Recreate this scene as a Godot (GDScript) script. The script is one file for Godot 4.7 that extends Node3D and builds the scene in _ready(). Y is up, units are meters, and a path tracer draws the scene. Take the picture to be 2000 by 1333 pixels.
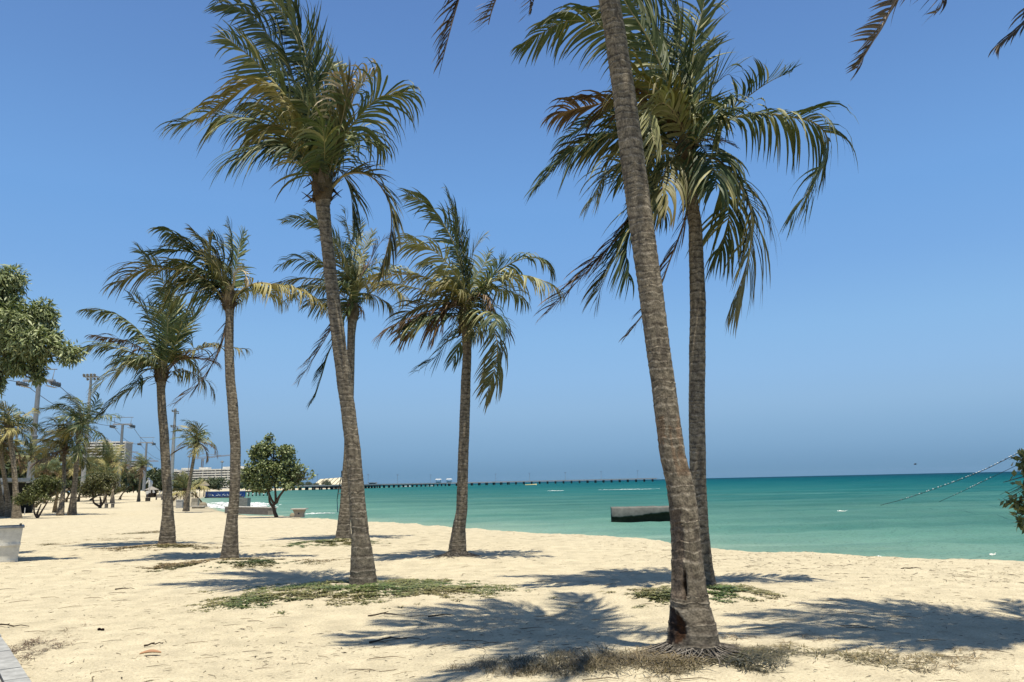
extends Node3D
# A windy sandy beach with leaning coconut palms, a turquoise bay, a pier and hotels far off.
# x to the right, y up, -z out over the beach; metres. The sand lies near y = 0, the sea at SEA.

const SEA := -0.35
const EXPOSURE := 1.5
const SUN_DOWN := Vector3(-0.06, -1.0, -0.20)     # the way the sunlight goes: nearly overhead, from a little behind the camera
var V := {}                    # materials by name
var taken := {}
var rng := RandomNumberGenerator.new()
var rough := FastNoiseLite.new()
var soft := FastNoiseLite.new()
# the edge of the sand, from the right near side round the bay to the far land
const SHORE := [Vector2(60, 40), Vector2(26, 6), Vector2(13.5, -10.2), Vector2(9.36, -14.71), Vector2(8.05, -15.8), Vector2(6.61, -17.36), Vector2(4.78, -18.94), Vector2(3.83, -20.33), Vector2(2.84, -22.9), Vector2(1.53, -25.75), Vector2(-1.08, -28.75), Vector2(-3.33, -32.5), Vector2(-6.8, -37.7), Vector2(-10.1, -43.3), Vector2(-12.7, -46.8), Vector2(-19.5, -55.8), Vector2(-27, -71), Vector2(-45, -112), Vector2(-62, -152), Vector2(-75, -188), Vector2(-88, -225), Vector2(-104, -268), Vector2(-128, -340), Vector2(-152, -440), Vector2(-158, -500), Vector2(-150, -545), Vector2(-128, -600), Vector2(-120, -680), Vector2(-300, -1100), Vector2(-900, -2600)]

var TREE_P3 := {"at": Vector3(-2.38, 0, -12.34), "trunk": [Vector3(0.00,-0.08,0.229), Vector3(-0.01,0.23,0.198), Vector3(-0.03,0.50,0.167), Vector3(-0.06,0.81,0.136), Vector3(-0.12,1.36,0.125), Vector3(-0.18,2.00,0.122), Vector3(-0.27,2.65,0.119), Vector3(-0.36,3.23,0.120), Vector3(-0.46,3.91,0.115), Vector3(-0.55,4.51,0.110), Vector3(-0.63,5.12,0.106), Vector3(-0.71,5.75,0.103), Vector3(-0.77,6.18,0.121), Vector3(-0.78,6.47,0.148), Vector3(-0.76,6.79,0.096)],
	"fronds": [
		["green open", 0.80, 60, [-0.86,6.88,0.00,-1.01,7.91,-0.16,-1.22,8.92,-0.28,-1.49,9.70,-0.36,-1.98,10.46,-0.44,-2.45,10.91,-0.50]],
		["dark open", 0.80, 55, [-0.90,6.96,0.00,-1.25,8.16,-0.33,-1.74,9.31,-0.56,-2.44,10.33,-0.77,-3.16,10.69,-0.90]],
		["green open", 0.65, 50, [-0.92,7.04,0.00,-1.26,7.85,0.12,-1.74,8.54,0.21,-2.22,9.00,0.27,-2.53,9.23,0.30]],
		["green open", 0.75, 70, [-0.79,6.95,0.00,-0.97,8.06,-0.15,-1.17,9.03,-0.25,-1.45,9.89,-0.33,-1.73,10.69,-0.40]],
		["yellow droop", 0.55, 10, [-0.94,6.88,0.00,-1.19,7.55,0.17,-1.52,8.13,0.29,-1.83,8.28,0.34,-2.17,8.08,0.40,-2.65,7.62,0.50]],
		["green droop", 0.70, -10, [-0.97,6.76,0.00,-1.26,7.18,0.05,-1.70,7.56,0.10,-2.14,7.75,0.13,-2.68,7.78,0.16,-3.22,7.62,0.20]],
		["dark droop", 0.85, -15, [-0.95,6.69,0.00,-1.07,6.90,0.31,-1.33,7.03,0.55,-1.58,6.94,0.73,-1.78,6.68,0.90]],
		["olive droop", 0.70, 10, [-0.93,6.71,0.00,-1.02,6.95,0.38,-1.16,7.20,0.66,-1.36,7.27,0.83,-1.54,7.05,1.00]],
		["olive fold", 0.60, 20, [-0.71,6.60,0.00,-0.53,7.06,0.27,-0.33,7.64,0.50,-0.21,8.09,0.66,-0.08,8.08,0.70]],
		["tan droop", 0.55, 20, [-0.69,6.80,0.00,-0.46,7.39,0.21,-0.22,7.94,0.36,-0.03,8.21,0.43,0.16,8.30,0.48,0.22,8.38,0.50]],
		["green droop", 0.75, -10, [-0.62,6.76,0.00,-0.36,7.38,0.17,-0.06,7.75,0.26,0.24,7.99,0.32,0.50,8.00,0.36,0.73,8.05,0.40]],
		["olive fold", 0.60, 0, [-0.62,6.52,0.00,-0.41,6.71,0.05,-0.11,6.73,0.09,0.15,6.57,0.13,0.38,6.17,0.17,0.43,5.70,0.22,0.35,5.25,0.26,0.30,4.88,0.30]],
		["dark fold", 0.55, 0, [-0.59,6.87,0.00,-0.44,6.75,-0.08,-0.33,6.43,-0.18,-0.32,5.89,-0.30]],
		["pale open", 0.50, 60, [-0.76,7.11,0.00,-0.89,8.00,-0.35,-0.92,8.79,-0.59,-0.87,9.61,-0.80]],
		["green open", 0.60, 60, [-0.71,7.11,0.00,-0.79,8.07,-0.50,-0.77,8.82,-0.80,-0.71,9.37,-1.00]],
		["dark open", 0.70, 40, [-0.85,7.03,0.00,-1.33,8.15,-0.63,-1.87,9.07,-1.04,-2.35,10.00,-1.40]],
		["dark droop", 0.70, 20, [-0.89,6.96,0.00,-1.44,7.99,-0.64,-2.04,8.51,-0.98,-2.52,8.64,-1.20]],
		["dark open", 0.70, 60, [-0.80,7.03,0.00,-1.03,8.02,-0.40,-1.19,8.82,-0.63,-1.29,9.85,-0.90]],
		["green open", 0.55, 40, [-0.79,6.80,0.00,-0.80,7.39,0.15,-0.94,7.79,0.23,-1.22,8.11,0.30]],
		["green droop", 0.60, 30, [-0.75,6.72,0.00,-0.58,6.93,0.73,-0.54,7.08,1.05,-0.63,7.04,1.20]],
		["green droop", 0.65, 0, [-0.68,6.87,0.00,-0.51,7.57,-0.51,-0.22,7.86,-0.77,0.02,7.70,-1.00]],
	]}
var TREE_P5 := {"at": Vector3(-1.25, 0, -16.63), "trunk": [Vector3(-0.00,-0.08,0.214), Vector3(0.01,0.18,0.188), Vector3(0.04,0.54,0.145), Vector3(0.11,0.96,0.122), Vector3(0.13,1.54,0.117), Vector3(0.15,2.08,0.115), Vector3(0.18,2.63,0.113), Vector3(0.22,3.62,0.109), Vector3(0.26,4.30,0.095), Vector3(0.24,4.76,0.096), Vector3(0.22,5.05,0.130), Vector3(0.24,5.39,0.097)],
	"fronds": [
		["green open", 0.62, 60, [0.24,5.59,0.00,0.10,6.47,-0.18,-0.19,7.24,-0.31,-0.63,7.90,-0.42,-1.17,8.23,-0.50]],
		["dark open", 0.65, 70, [0.24,5.63,0.00,0.11,6.63,-0.33,-0.01,7.47,-0.53,-0.22,8.25,-0.70]],
		["green open", 0.55, 60, [0.28,5.63,0.00,0.20,6.47,-0.19,0.12,7.10,-0.29,-0.04,7.84,-0.40]],
		["pale fold", 0.40, 30, [0.32,5.71,0.00,0.37,6.30,0.10,0.49,6.71,0.16,0.70,6.95,0.20]],
		["pale droop", 0.55, 15, [0.31,5.55,0.00,-0.04,6.15,0.25,-0.43,6.54,0.40,-0.86,6.69,0.52,-1.22,6.67,0.60]],
		["yellow droop", 0.55, 0, [0.24,5.52,0.00,-0.27,5.84,0.14,-0.75,6.02,0.23,-1.29,6.03,0.32,-1.85,5.96,0.40]],
		["olive droop", 0.55, -10, [0.20,5.48,0.00,-0.42,5.70,-0.21,-1.01,5.91,-0.36,-1.61,6.05,-0.50,-2.12,5.99,-0.60]],
		["brown droop", 0.50, 0, [0.16,5.38,0.00,-0.38,5.26,0.25,-0.87,5.05,0.44,-1.28,4.82,0.59,-1.58,4.59,0.70]],
		["olive droop", 0.50, 10, [0.12,5.37,0.00,-0.26,5.47,-0.06,-0.68,5.45,-0.11,-1.06,5.27,-0.16,-1.37,4.98,-0.20]],
		["dark fold", 0.50, 0, [0.16,5.33,0.00,-0.01,4.94,0.06,-0.26,4.40,0.13,-0.55,4.09,0.17,-0.82,3.89,0.20]],
		["green droop", 0.55, 0, [0.35,5.59,0.00,0.84,6.11,-0.23,1.31,6.45,-0.36,1.74,6.59,-0.46,2.05,6.48,-0.53,2.20,6.22,-0.60]],
		["pale droop", 0.62, 0, [0.39,5.55,0.00,0.77,5.83,0.15,1.23,5.97,0.26,1.74,5.89,0.36,2.14,5.69,0.45,2.35,5.50,0.50]],
		["brown fold", 0.40, 0, [0.35,5.40,0.00,0.65,5.27,-0.06,0.94,5.10,-0.10,1.12,4.83,-0.14,1.10,4.54,-0.17,0.96,4.24,-0.20]],
		["olive droop", 0.55, 0, [0.27,5.32,0.00,0.50,5.09,0.08,0.78,4.86,0.14,0.92,4.55,0.20,0.89,3.98,0.29,0.65,3.25,0.40]],
		["olive droop", 0.40, 10, [0.31,5.40,0.00,0.41,5.17,0.18,0.45,4.87,0.35,0.42,4.58,0.50]],
		["dark open", 0.50, 40, [0.31,5.59,0.00,0.44,6.17,-0.57,0.63,6.58,-0.91,0.75,7.00,-1.20]],
		["dark droop", 0.50, 20, [0.24,5.56,0.00,-0.28,6.33,-0.82,-0.59,6.67,-1.13,-0.81,6.81,-1.30]],
		["brown droop", 0.45, 0, [0.20,5.36,0.00,-0.16,5.28,0.24,-0.36,4.95,0.41,-0.45,4.47,0.60]],
		["green droop", 0.55, 0, [0.35,5.55,0.00,0.76,5.83,-0.38,1.22,5.85,-0.67,1.57,5.66,-0.90]],
		["brown droop", 0.35, 0, [0.35,5.44,0.00,0.55,5.54,0.19,0.77,5.39,0.33,0.88,5.05,0.50]],
	]}
var TREE_P4 := {"at": Vector3(-5.10, 0, -23.26), "trunk": [Vector3(0.00,-0.08,0.256), Vector3(0.02,0.41,0.196), Vector3(0.05,1.15,0.152), Vector3(0.11,2.65,0.131), Vector3(0.12,3.88,0.124), Vector3(0.14,5.14,0.118), Vector3(0.14,6.10,0.122), Vector3(0.18,6.82,0.159), Vector3(0.22,7.39,0.120)],
	"fronds": [
		["dark open", 0.60, 60, [0.23,7.75,0.00,0.07,8.74,-0.18,-0.10,9.63,-0.30,-0.24,10.40,-0.40]],
		["green open", 0.55, 50, [0.15,7.81,0.00,-0.21,8.79,-0.15,-0.73,9.51,-0.24,-1.42,10.03,-0.32,-2.26,10.02,-0.40]],
		["pale open", 0.45, 60, [0.29,7.86,0.00,0.36,8.65,-0.25,0.53,9.25,-0.41,0.68,9.62,-0.50]],
		["green droop", 0.45, 20, [0.10,7.76,0.00,-0.41,8.17,0.10,-1.08,8.44,0.19,-1.70,8.52,0.25,-2.09,8.27,0.30]],
		["olive droop", 0.55, 0, [0.05,7.62,0.00,-0.41,7.81,0.06,-1.04,7.92,0.11,-1.71,7.89,0.16,-2.31,7.62,0.20]],
		["green droop", 0.55, 0, [0.10,7.65,0.00,-0.52,7.82,-0.19,-1.26,7.77,-0.35,-1.93,7.49,-0.50]],
		["brown fold", 0.55, 0, [0.11,7.32,0.00,-0.18,6.77,0.08,-0.54,6.13,0.16,-0.94,5.39,0.23,-1.36,4.67,0.30]],
		["dark fold", 0.60, 0, [0.14,7.21,0.00,-0.13,6.52,0.03,-0.52,5.62,0.06,-0.76,4.73,0.08,-1.02,4.02,0.10]],
		["brown fold", 0.40, 10, [0.36,7.86,0.00,0.70,8.61,-0.15,1.00,9.19,-0.24,1.36,9.48,-0.30]],
		["pale droop", 0.55, 0, [0.39,7.69,0.00,0.92,8.11,-0.16,1.43,8.29,-0.25,1.90,8.19,-0.33,2.27,7.92,-0.40]],
		["yellow droop", 0.55, 0, [0.39,7.64,0.00,0.92,7.75,0.16,1.47,7.55,0.28,1.95,7.08,0.40]],
		["olive droop", 0.50, 0, [0.34,7.42,0.00,0.67,7.44,-0.10,1.08,7.24,-0.20,1.49,6.87,-0.30]],
		["green open", 0.50, 20, [0.24,7.32,0.00,0.12,6.99,0.26,0.02,6.57,0.50,-0.00,6.17,0.70]],
		["green open", 0.50, 50, [0.15,7.92,0.00,-0.22,8.82,-0.43,-0.62,9.48,-0.68,-1.18,9.97,-0.90]],
		["dark open", 0.55, 40, [0.26,7.86,0.00,0.15,8.82,-0.44,0.14,9.65,-0.73,0.21,10.17,-0.90]],
		["green droop", 0.45, 10, [0.31,7.75,0.00,0.65,8.42,-0.44,0.94,8.63,-0.62,1.29,8.56,-0.80]],
		["olive open", 0.55, 50, [0.18,7.70,0.00,-0.03,8.08,0.41,-0.18,8.49,0.69,-0.21,8.85,0.90]],
	]}
var TREE_P2 := {"at": Vector3(-6.43, 0, -17.75), "trunk": [Vector3(0.00,-0.08,0.223), Vector3(0.01,0.35,0.172), Vector3(0.02,0.86,0.127), Vector3(0.05,1.31,0.113), Vector3(0.05,1.77,0.117), Vector3(0.03,2.46,0.117), Vector3(-0.07,3.40,0.119), Vector3(-0.17,4.12,0.110), Vector3(-0.23,4.85,0.105), Vector3(-0.24,5.53,0.094), Vector3(-0.27,5.94,0.128), Vector3(-0.29,6.21,0.091)],
	"fronds": [
		["olive droop", 0.72, 10, [-0.35,5.88,0.00,-0.65,6.35,0.23,-1.10,6.58,0.38,-1.62,6.62,0.53,-2.12,6.54,0.66,-2.57,6.21,0.80]],
		["dark droop", 0.60, 30, [-0.34,5.99,0.00,-0.69,6.75,-0.12,-1.12,7.28,-0.19,-1.65,7.62,-0.25,-2.16,7.89,-0.30]],
		["dark fold", 0.55, 20, [-0.35,5.99,0.00,-0.71,6.72,0.13,-1.07,7.07,0.18,-1.59,7.16,0.24,-2.11,7.08,0.30]],
		["olive fold", 0.45, 40, [-0.32,5.99,0.00,-0.52,6.89,0.05,-0.87,7.34,0.08,-1.25,7.75,0.10]],
		["green open", 0.50, 70, [-0.26,5.99,0.00,-0.31,6.90,-0.16,-0.37,7.55,-0.25,-0.56,7.99,-0.30]],
		["dark open", 0.55, 70, [-0.28,5.99,0.00,-0.57,6.96,-0.35,-0.80,7.53,-0.51,-1.05,7.84,-0.60]],
		["tan fold", 0.30, 20, [-0.24,5.99,0.00,-0.12,6.42,0.19,0.03,6.64,0.28,0.19,6.53,0.33,0.28,6.25,0.40]],
		["yellow droop", 0.55, 0, [-0.20,5.87,0.00,0.03,6.19,0.07,0.44,6.35,0.12,0.89,6.27,0.17,1.38,6.16,0.22,1.76,5.95,0.26,2.06,5.68,0.30]],
		["pale droop", 0.50, 0, [-0.20,5.87,0.00,0.02,6.17,-0.17,0.34,6.31,-0.30,0.64,6.22,-0.40,0.88,6.00,-0.50]],
		["green droop", 0.62, 0, [-0.35,5.88,0.00,-0.74,6.16,-0.21,-1.22,6.29,-0.38,-1.69,6.22,-0.54,-2.13,5.96,-0.70]],
		["dark droop", 0.62, 0, [-0.35,5.91,0.00,-0.71,6.32,0.07,-1.13,6.43,0.12,-1.55,6.31,0.16,-1.87,5.97,0.20]],
		["dark fold", 0.50, 10, [-0.34,5.99,0.00,-0.74,6.79,-0.13,-1.03,7.12,-0.18,-1.56,7.50,-0.24,-2.15,7.43,-0.30]],
		["green open", 0.55, 50, [-0.26,5.99,0.00,-0.35,6.80,-0.49,-0.38,7.53,-0.81,-0.35,8.00,-1.00]],
		["dark droop", 0.55, 20, [-0.33,5.95,0.00,-1.05,6.76,-0.55,-1.63,7.12,-0.82,-2.11,7.23,-1.00]],
		["olive fold", 0.45, 40, [-0.30,5.99,0.00,-0.43,6.60,0.26,-0.62,6.94,0.38,-0.59,7.39,0.50]],
		["brown fold", 0.45, 0, [-0.31,5.50,0.00,-0.36,4.93,0.09,-0.57,4.35,0.17,-0.88,3.88,0.23,-1.32,3.49,0.30]],
	]}
var TREE_P1 := {"at": Vector3(-10.06, 0, -22.75), "trunk": [Vector3(0.00,-0.08,0.250), Vector3(-0.00,0.33,0.214), Vector3(-0.02,0.83,0.163), Vector3(-0.07,1.42,0.134), Vector3(-0.16,2.15,0.131), Vector3(-0.26,3.05,0.132), Vector3(-0.39,3.96,0.122), Vector3(-0.45,4.49,0.118), Vector3(-0.46,4.92,0.168), Vector3(-0.47,5.26,0.108)],
	"fronds": [
		["green open", 0.88, 70, [-0.43,5.18,0.00,-0.51,6.16,-0.19,-0.57,7.05,-0.33,-0.86,8.07,-0.46,-1.72,9.04,-0.60]],
		["green open", 0.90, 60, [-0.39,5.18,0.00,-0.31,6.29,0.11,-0.31,7.08,0.18,-0.43,7.41,0.20]],
		["green droop", 0.58, 10, [-0.52,5.19,0.00,-0.91,5.93,0.07,-1.43,6.50,0.12,-2.09,6.88,0.16,-2.79,6.91,0.20]],
		["brown droop", 0.45, 10, [-0.54,5.14,0.00,-1.12,5.73,-0.12,-1.84,6.07,-0.20,-2.80,6.23,-0.30]],
		["green droop", 0.55, 0, [-0.57,5.09,0.00,-1.13,5.50,0.13,-1.74,5.73,0.23,-2.43,5.80,0.32,-3.00,5.55,0.40]],
		["pale droop", 0.62, 0, [-0.56,5.05,0.00,-0.81,5.24,0.18,-1.16,5.25,0.32,-1.55,5.00,0.48,-2.03,4.53,0.70]],
		["dark droop", 0.60, 0, [-0.56,4.95,0.00,-0.85,4.76,0.14,-1.22,4.48,0.27,-1.66,4.06,0.41,-1.90,3.75,0.50]],
		["olive droop", 0.50, 0, [-0.29,5.13,0.00,0.09,5.49,0.08,0.66,5.65,0.15,1.28,5.72,0.22,2.19,5.59,0.30]],
		["brown fold", 0.45, 0, [-0.29,5.04,0.00,0.08,5.35,0.04,0.55,5.39,0.06,1.02,5.33,0.08,1.31,5.13,0.10]],
		["olive droop", 0.55, 0, [-0.28,4.97,0.00,0.08,5.09,-0.10,0.48,4.96,-0.17,0.83,4.72,-0.24,1.04,4.35,-0.30]],
		["dark open", 0.75, 50, [-0.39,5.18,0.00,-0.17,6.06,-0.22,0.10,6.51,-0.32,0.28,6.91,-0.40]],
		["dark open", 0.75, 60, [-0.48,5.19,0.00,-0.90,6.30,-0.35,-1.43,7.13,-0.57,-1.96,7.57,-0.70]],
		["green open", 0.75, 60, [-0.41,5.18,0.00,-0.50,6.32,-0.53,-0.42,7.06,-0.80,-0.44,7.38,-0.90]],
		["dark droop", 0.55, 0, [-0.52,5.09,0.00,-1.13,5.43,-0.27,-1.69,5.51,-0.44,-2.23,5.41,-0.60]],
		["dark droop", 0.55, 20, [-0.47,5.05,0.00,-0.60,5.09,0.32,-0.76,4.87,0.62,-0.73,4.48,0.90]],
		["green droop", 0.50, 0, [-0.34,5.14,0.00,-0.14,5.47,-0.36,0.11,5.44,-0.55,0.31,5.09,-0.80]],
	]}
var TREE_P6 := {"at": Vector3(2.69, 0, -11.55), "trunk": [Vector3(0.01,-0.08,0.184), Vector3(-0.00,0.32,0.148), Vector3(-0.00,0.83,0.127), Vector3(0.01,1.41,0.123), Vector3(0.04,2.01,0.122), Vector3(0.07,2.62,0.121), Vector3(0.13,3.40,0.125), Vector3(0.19,4.20,0.122), Vector3(0.21,4.85,0.115), Vector3(0.23,5.43,0.106), Vector3(0.19,5.94,0.105), Vector3(0.15,6.30,0.110), Vector3(0.16,6.56,0.135), Vector3(0.20,6.80,0.090)],
	"fronds": [
		["green open", 0.80, 65, [0.23,6.84,0.00,0.22,7.84,-0.18,0.07,8.77,-0.31,-0.33,9.43,-0.41,-0.73,10.10,-0.50]],
		["dark open", 0.80, 70, [0.25,6.84,0.00,0.34,8.03,-0.36,0.31,9.03,-0.58,0.24,10.19,-0.80]],
		["green open", 0.65, 60, [0.27,6.84,0.00,0.38,7.93,-0.17,0.49,8.74,-0.27,0.68,9.36,-0.34,0.83,9.99,-0.40]],
		["green open", 0.75, 55, [0.18,6.84,0.00,-0.10,7.73,0.21,-0.41,8.48,0.34,-0.77,9.07,0.44,-0.93,9.49,0.50]],
		["green droop", 0.60, 40, [0.13,6.93,0.00,-0.15,7.96,-0.14,-0.61,8.73,-0.22,-1.11,9.12,-0.28,-1.68,9.24,-0.33,-2.40,8.84,-0.40]],
		["green fold", 0.60, 30, [0.27,6.84,0.00,0.39,7.26,0.22,0.58,7.60,0.37,0.79,7.75,0.46,0.85,7.59,0.50]],
		["olive droop", 0.60, 15, [0.15,6.93,0.00,-0.14,7.33,0.30,-0.40,7.60,0.46,-0.74,7.63,0.59,-1.01,7.35,0.70]],
		["pale droop", 0.60, 20, [0.18,6.93,0.00,-0.10,7.16,0.44,-0.33,7.21,0.62,-0.54,6.90,0.81,-0.56,6.31,1.10]],
		["brown droop", 0.50, 20, [0.12,6.89,0.00,-0.44,7.38,0.12,-0.94,7.47,0.18,-1.49,7.36,0.25,-2.00,7.20,0.30]],
		["dark droop", 0.62, 0, [0.07,6.75,0.00,-0.46,6.96,0.15,-1.14,6.88,0.28,-1.69,6.58,0.38,-2.22,5.95,0.50]],
		["green droop", 0.55, 0, [0.10,6.80,0.00,-0.31,7.31,-0.11,-0.81,7.45,-0.18,-1.28,7.35,-0.24,-1.76,7.11,-0.30]],
		["pale droop", 0.55, 0, [0.09,6.62,0.00,-0.39,6.63,0.10,-0.86,6.48,0.18,-1.21,6.15,0.24,-1.40,5.75,0.30]],
		["brown fold", 0.65, 0, [0.08,6.49,0.00,-0.32,5.97,0.10,-0.83,5.44,0.19,-1.39,4.80,0.28,-2.18,3.98,0.40]],
		["olive fold", 0.70, 0, [0.06,6.49,0.00,-0.37,6.13,-0.06,-0.70,5.63,-0.10,-1.01,5.09,-0.15,-1.36,4.32,-0.20]],
		["dark droop", 0.60, 0, [0.10,6.57,0.00,-0.33,6.34,0.16,-0.68,5.69,0.33,-0.94,4.98,0.48,-0.94,4.42,0.60]],
		["brown fold", 0.45, 0, [0.20,6.40,0.00,0.13,5.69,-0.10,-0.14,4.99,-0.17,-0.44,4.33,-0.24,-0.89,3.75,-0.30]],
		["green droop", 0.72, 0, [0.33,6.84,0.00,0.73,7.12,0.08,1.22,7.23,0.14,1.77,7.15,0.20,2.19,6.98,0.25,2.33,6.61,0.29,2.07,6.04,0.34,1.60,5.46,0.40]],
		["olive droop", 0.75, 0, [0.30,6.66,0.00,0.65,6.49,0.06,0.93,6.07,0.12,1.08,5.53,0.17,1.00,5.01,0.22,0.81,4.47,0.26,0.61,4.08,0.30]],
		["green droop", 0.70, 0, [0.28,6.66,0.00,0.61,6.45,-0.15,0.83,6.05,-0.28,0.87,5.56,-0.40,0.70,5.15,-0.50]],
		["brown fold", 0.22, 0, [0.31,6.84,0.00,0.62,6.76,0.24,0.86,6.55,0.40]],
		["dark droop", 0.60, 10, [0.22,6.79,0.00,0.35,6.62,0.28,0.41,6.13,0.63,0.33,5.69,0.90]],
		["green fold", 0.55, 40, [0.26,6.79,0.00,0.33,6.96,0.29,0.49,7.14,0.54,0.57,7.01,0.63,0.42,6.42,0.90]],
		["dark droop", 0.65, 0, [0.10,6.84,0.00,-0.20,6.93,-0.18,-0.40,6.48,-0.38,-0.18,5.88,-0.60]],
		["dark open", 0.70, 50, [0.17,6.88,0.00,-0.07,8.26,-0.67,-0.31,8.96,-0.94,-0.45,9.42,-1.10]],
		["dark open", 0.60, 60, [0.29,6.84,0.00,0.54,7.70,-0.46,0.54,8.44,-0.77,0.50,9.08,-1.00]],
		["dark droop", 0.65, 0, [0.14,6.84,0.00,-0.18,7.94,-0.70,-0.54,8.07,-0.95,-0.79,7.81,-1.20]],
		["olive droop", 0.60, 0, [0.17,6.66,0.00,-0.11,6.46,0.28,-0.36,5.98,0.61,-0.43,5.35,1.00]],
	]}
var TREE_P7 := {"at": Vector3(1.55, 0, -7.19), "trunk": [Vector3(-0.00,-0.08,0.253), Vector3(0.00,0.04,0.244), Vector3(0.00,0.24,0.216), Vector3(-0.01,0.41,0.178), Vector3(-0.01,0.63,0.152), Vector3(-0.01,0.90,0.136), Vector3(-0.01,1.17,0.133), Vector3(-0.03,1.44,0.127), Vector3(-0.09,1.77,0.118), Vector3(-0.13,2.34,0.113), Vector3(-0.17,2.83,0.114), Vector3(-0.20,3.28,0.118), Vector3(-0.24,3.73,0.119), Vector3(-0.28,4.26,0.121), Vector3(-0.32,4.80,0.120), Vector3(-0.36,5.35,0.114), Vector3(-0.41,5.91,0.110), Vector3(-0.47,6.49,0.109), Vector3(-0.49,7.09,0.107), Vector3(-0.52,7.58,0.120), Vector3(-0.52,7.95,0.104)],
	"fronds": [
		["grey fold", 0.45, 0, [-0.62,8.02,0.00,-1.17,7.86,0.05,-1.78,7.15,0.11,-2.03,6.30,0.16,-2.18,5.67,0.20]],
		["grey open", 0.42, 10, [-0.62,8.02,0.00,-1.02,7.58,0.15,-1.41,6.81,0.32,-1.65,6.10,0.46,-1.71,5.85,0.50]],
		["grey open", 0.35, 0, [-0.56,8.01,0.00,-0.94,7.16,0.38,-1.23,6.38,0.67,-1.33,5.69,0.90]],
	]}
var TREE_P8 := {"at": Vector3(5.69, 0, -6.89), "trunk": [Vector3(0.04,-0.08,0.216), Vector3(0.11,0.58,0.141), Vector3(0.17,1.31,0.121), Vector3(0.22,2.21,0.115), Vector3(0.24,3.25,0.113), Vector3(0.20,4.45,0.112), Vector3(0.14,5.73,0.110), Vector3(0.01,6.52,0.107), Vector3(-0.25,7.19,0.119), Vector3(-0.41,7.49,0.099)],
	"fronds": [
		["grey open", 0.40, 35, [-0.63,7.43,0.00,-1.28,6.91,0.20,-1.90,6.18,0.38,-2.26,5.63,0.50,-2.57,5.18,0.60]],
		["grey fold", 0.40, 0, [-0.51,7.34,0.00,-0.20,7.06,0.12,-0.27,6.48,0.22,-0.70,5.87,0.32,-1.15,5.49,0.40]],
		["grey open", 0.40, 0, [-0.63,7.43,0.00,-1.06,7.03,0.11,-1.38,6.51,0.20,-1.52,6.03,0.27,-1.63,5.88,0.30]],
	]}


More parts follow.
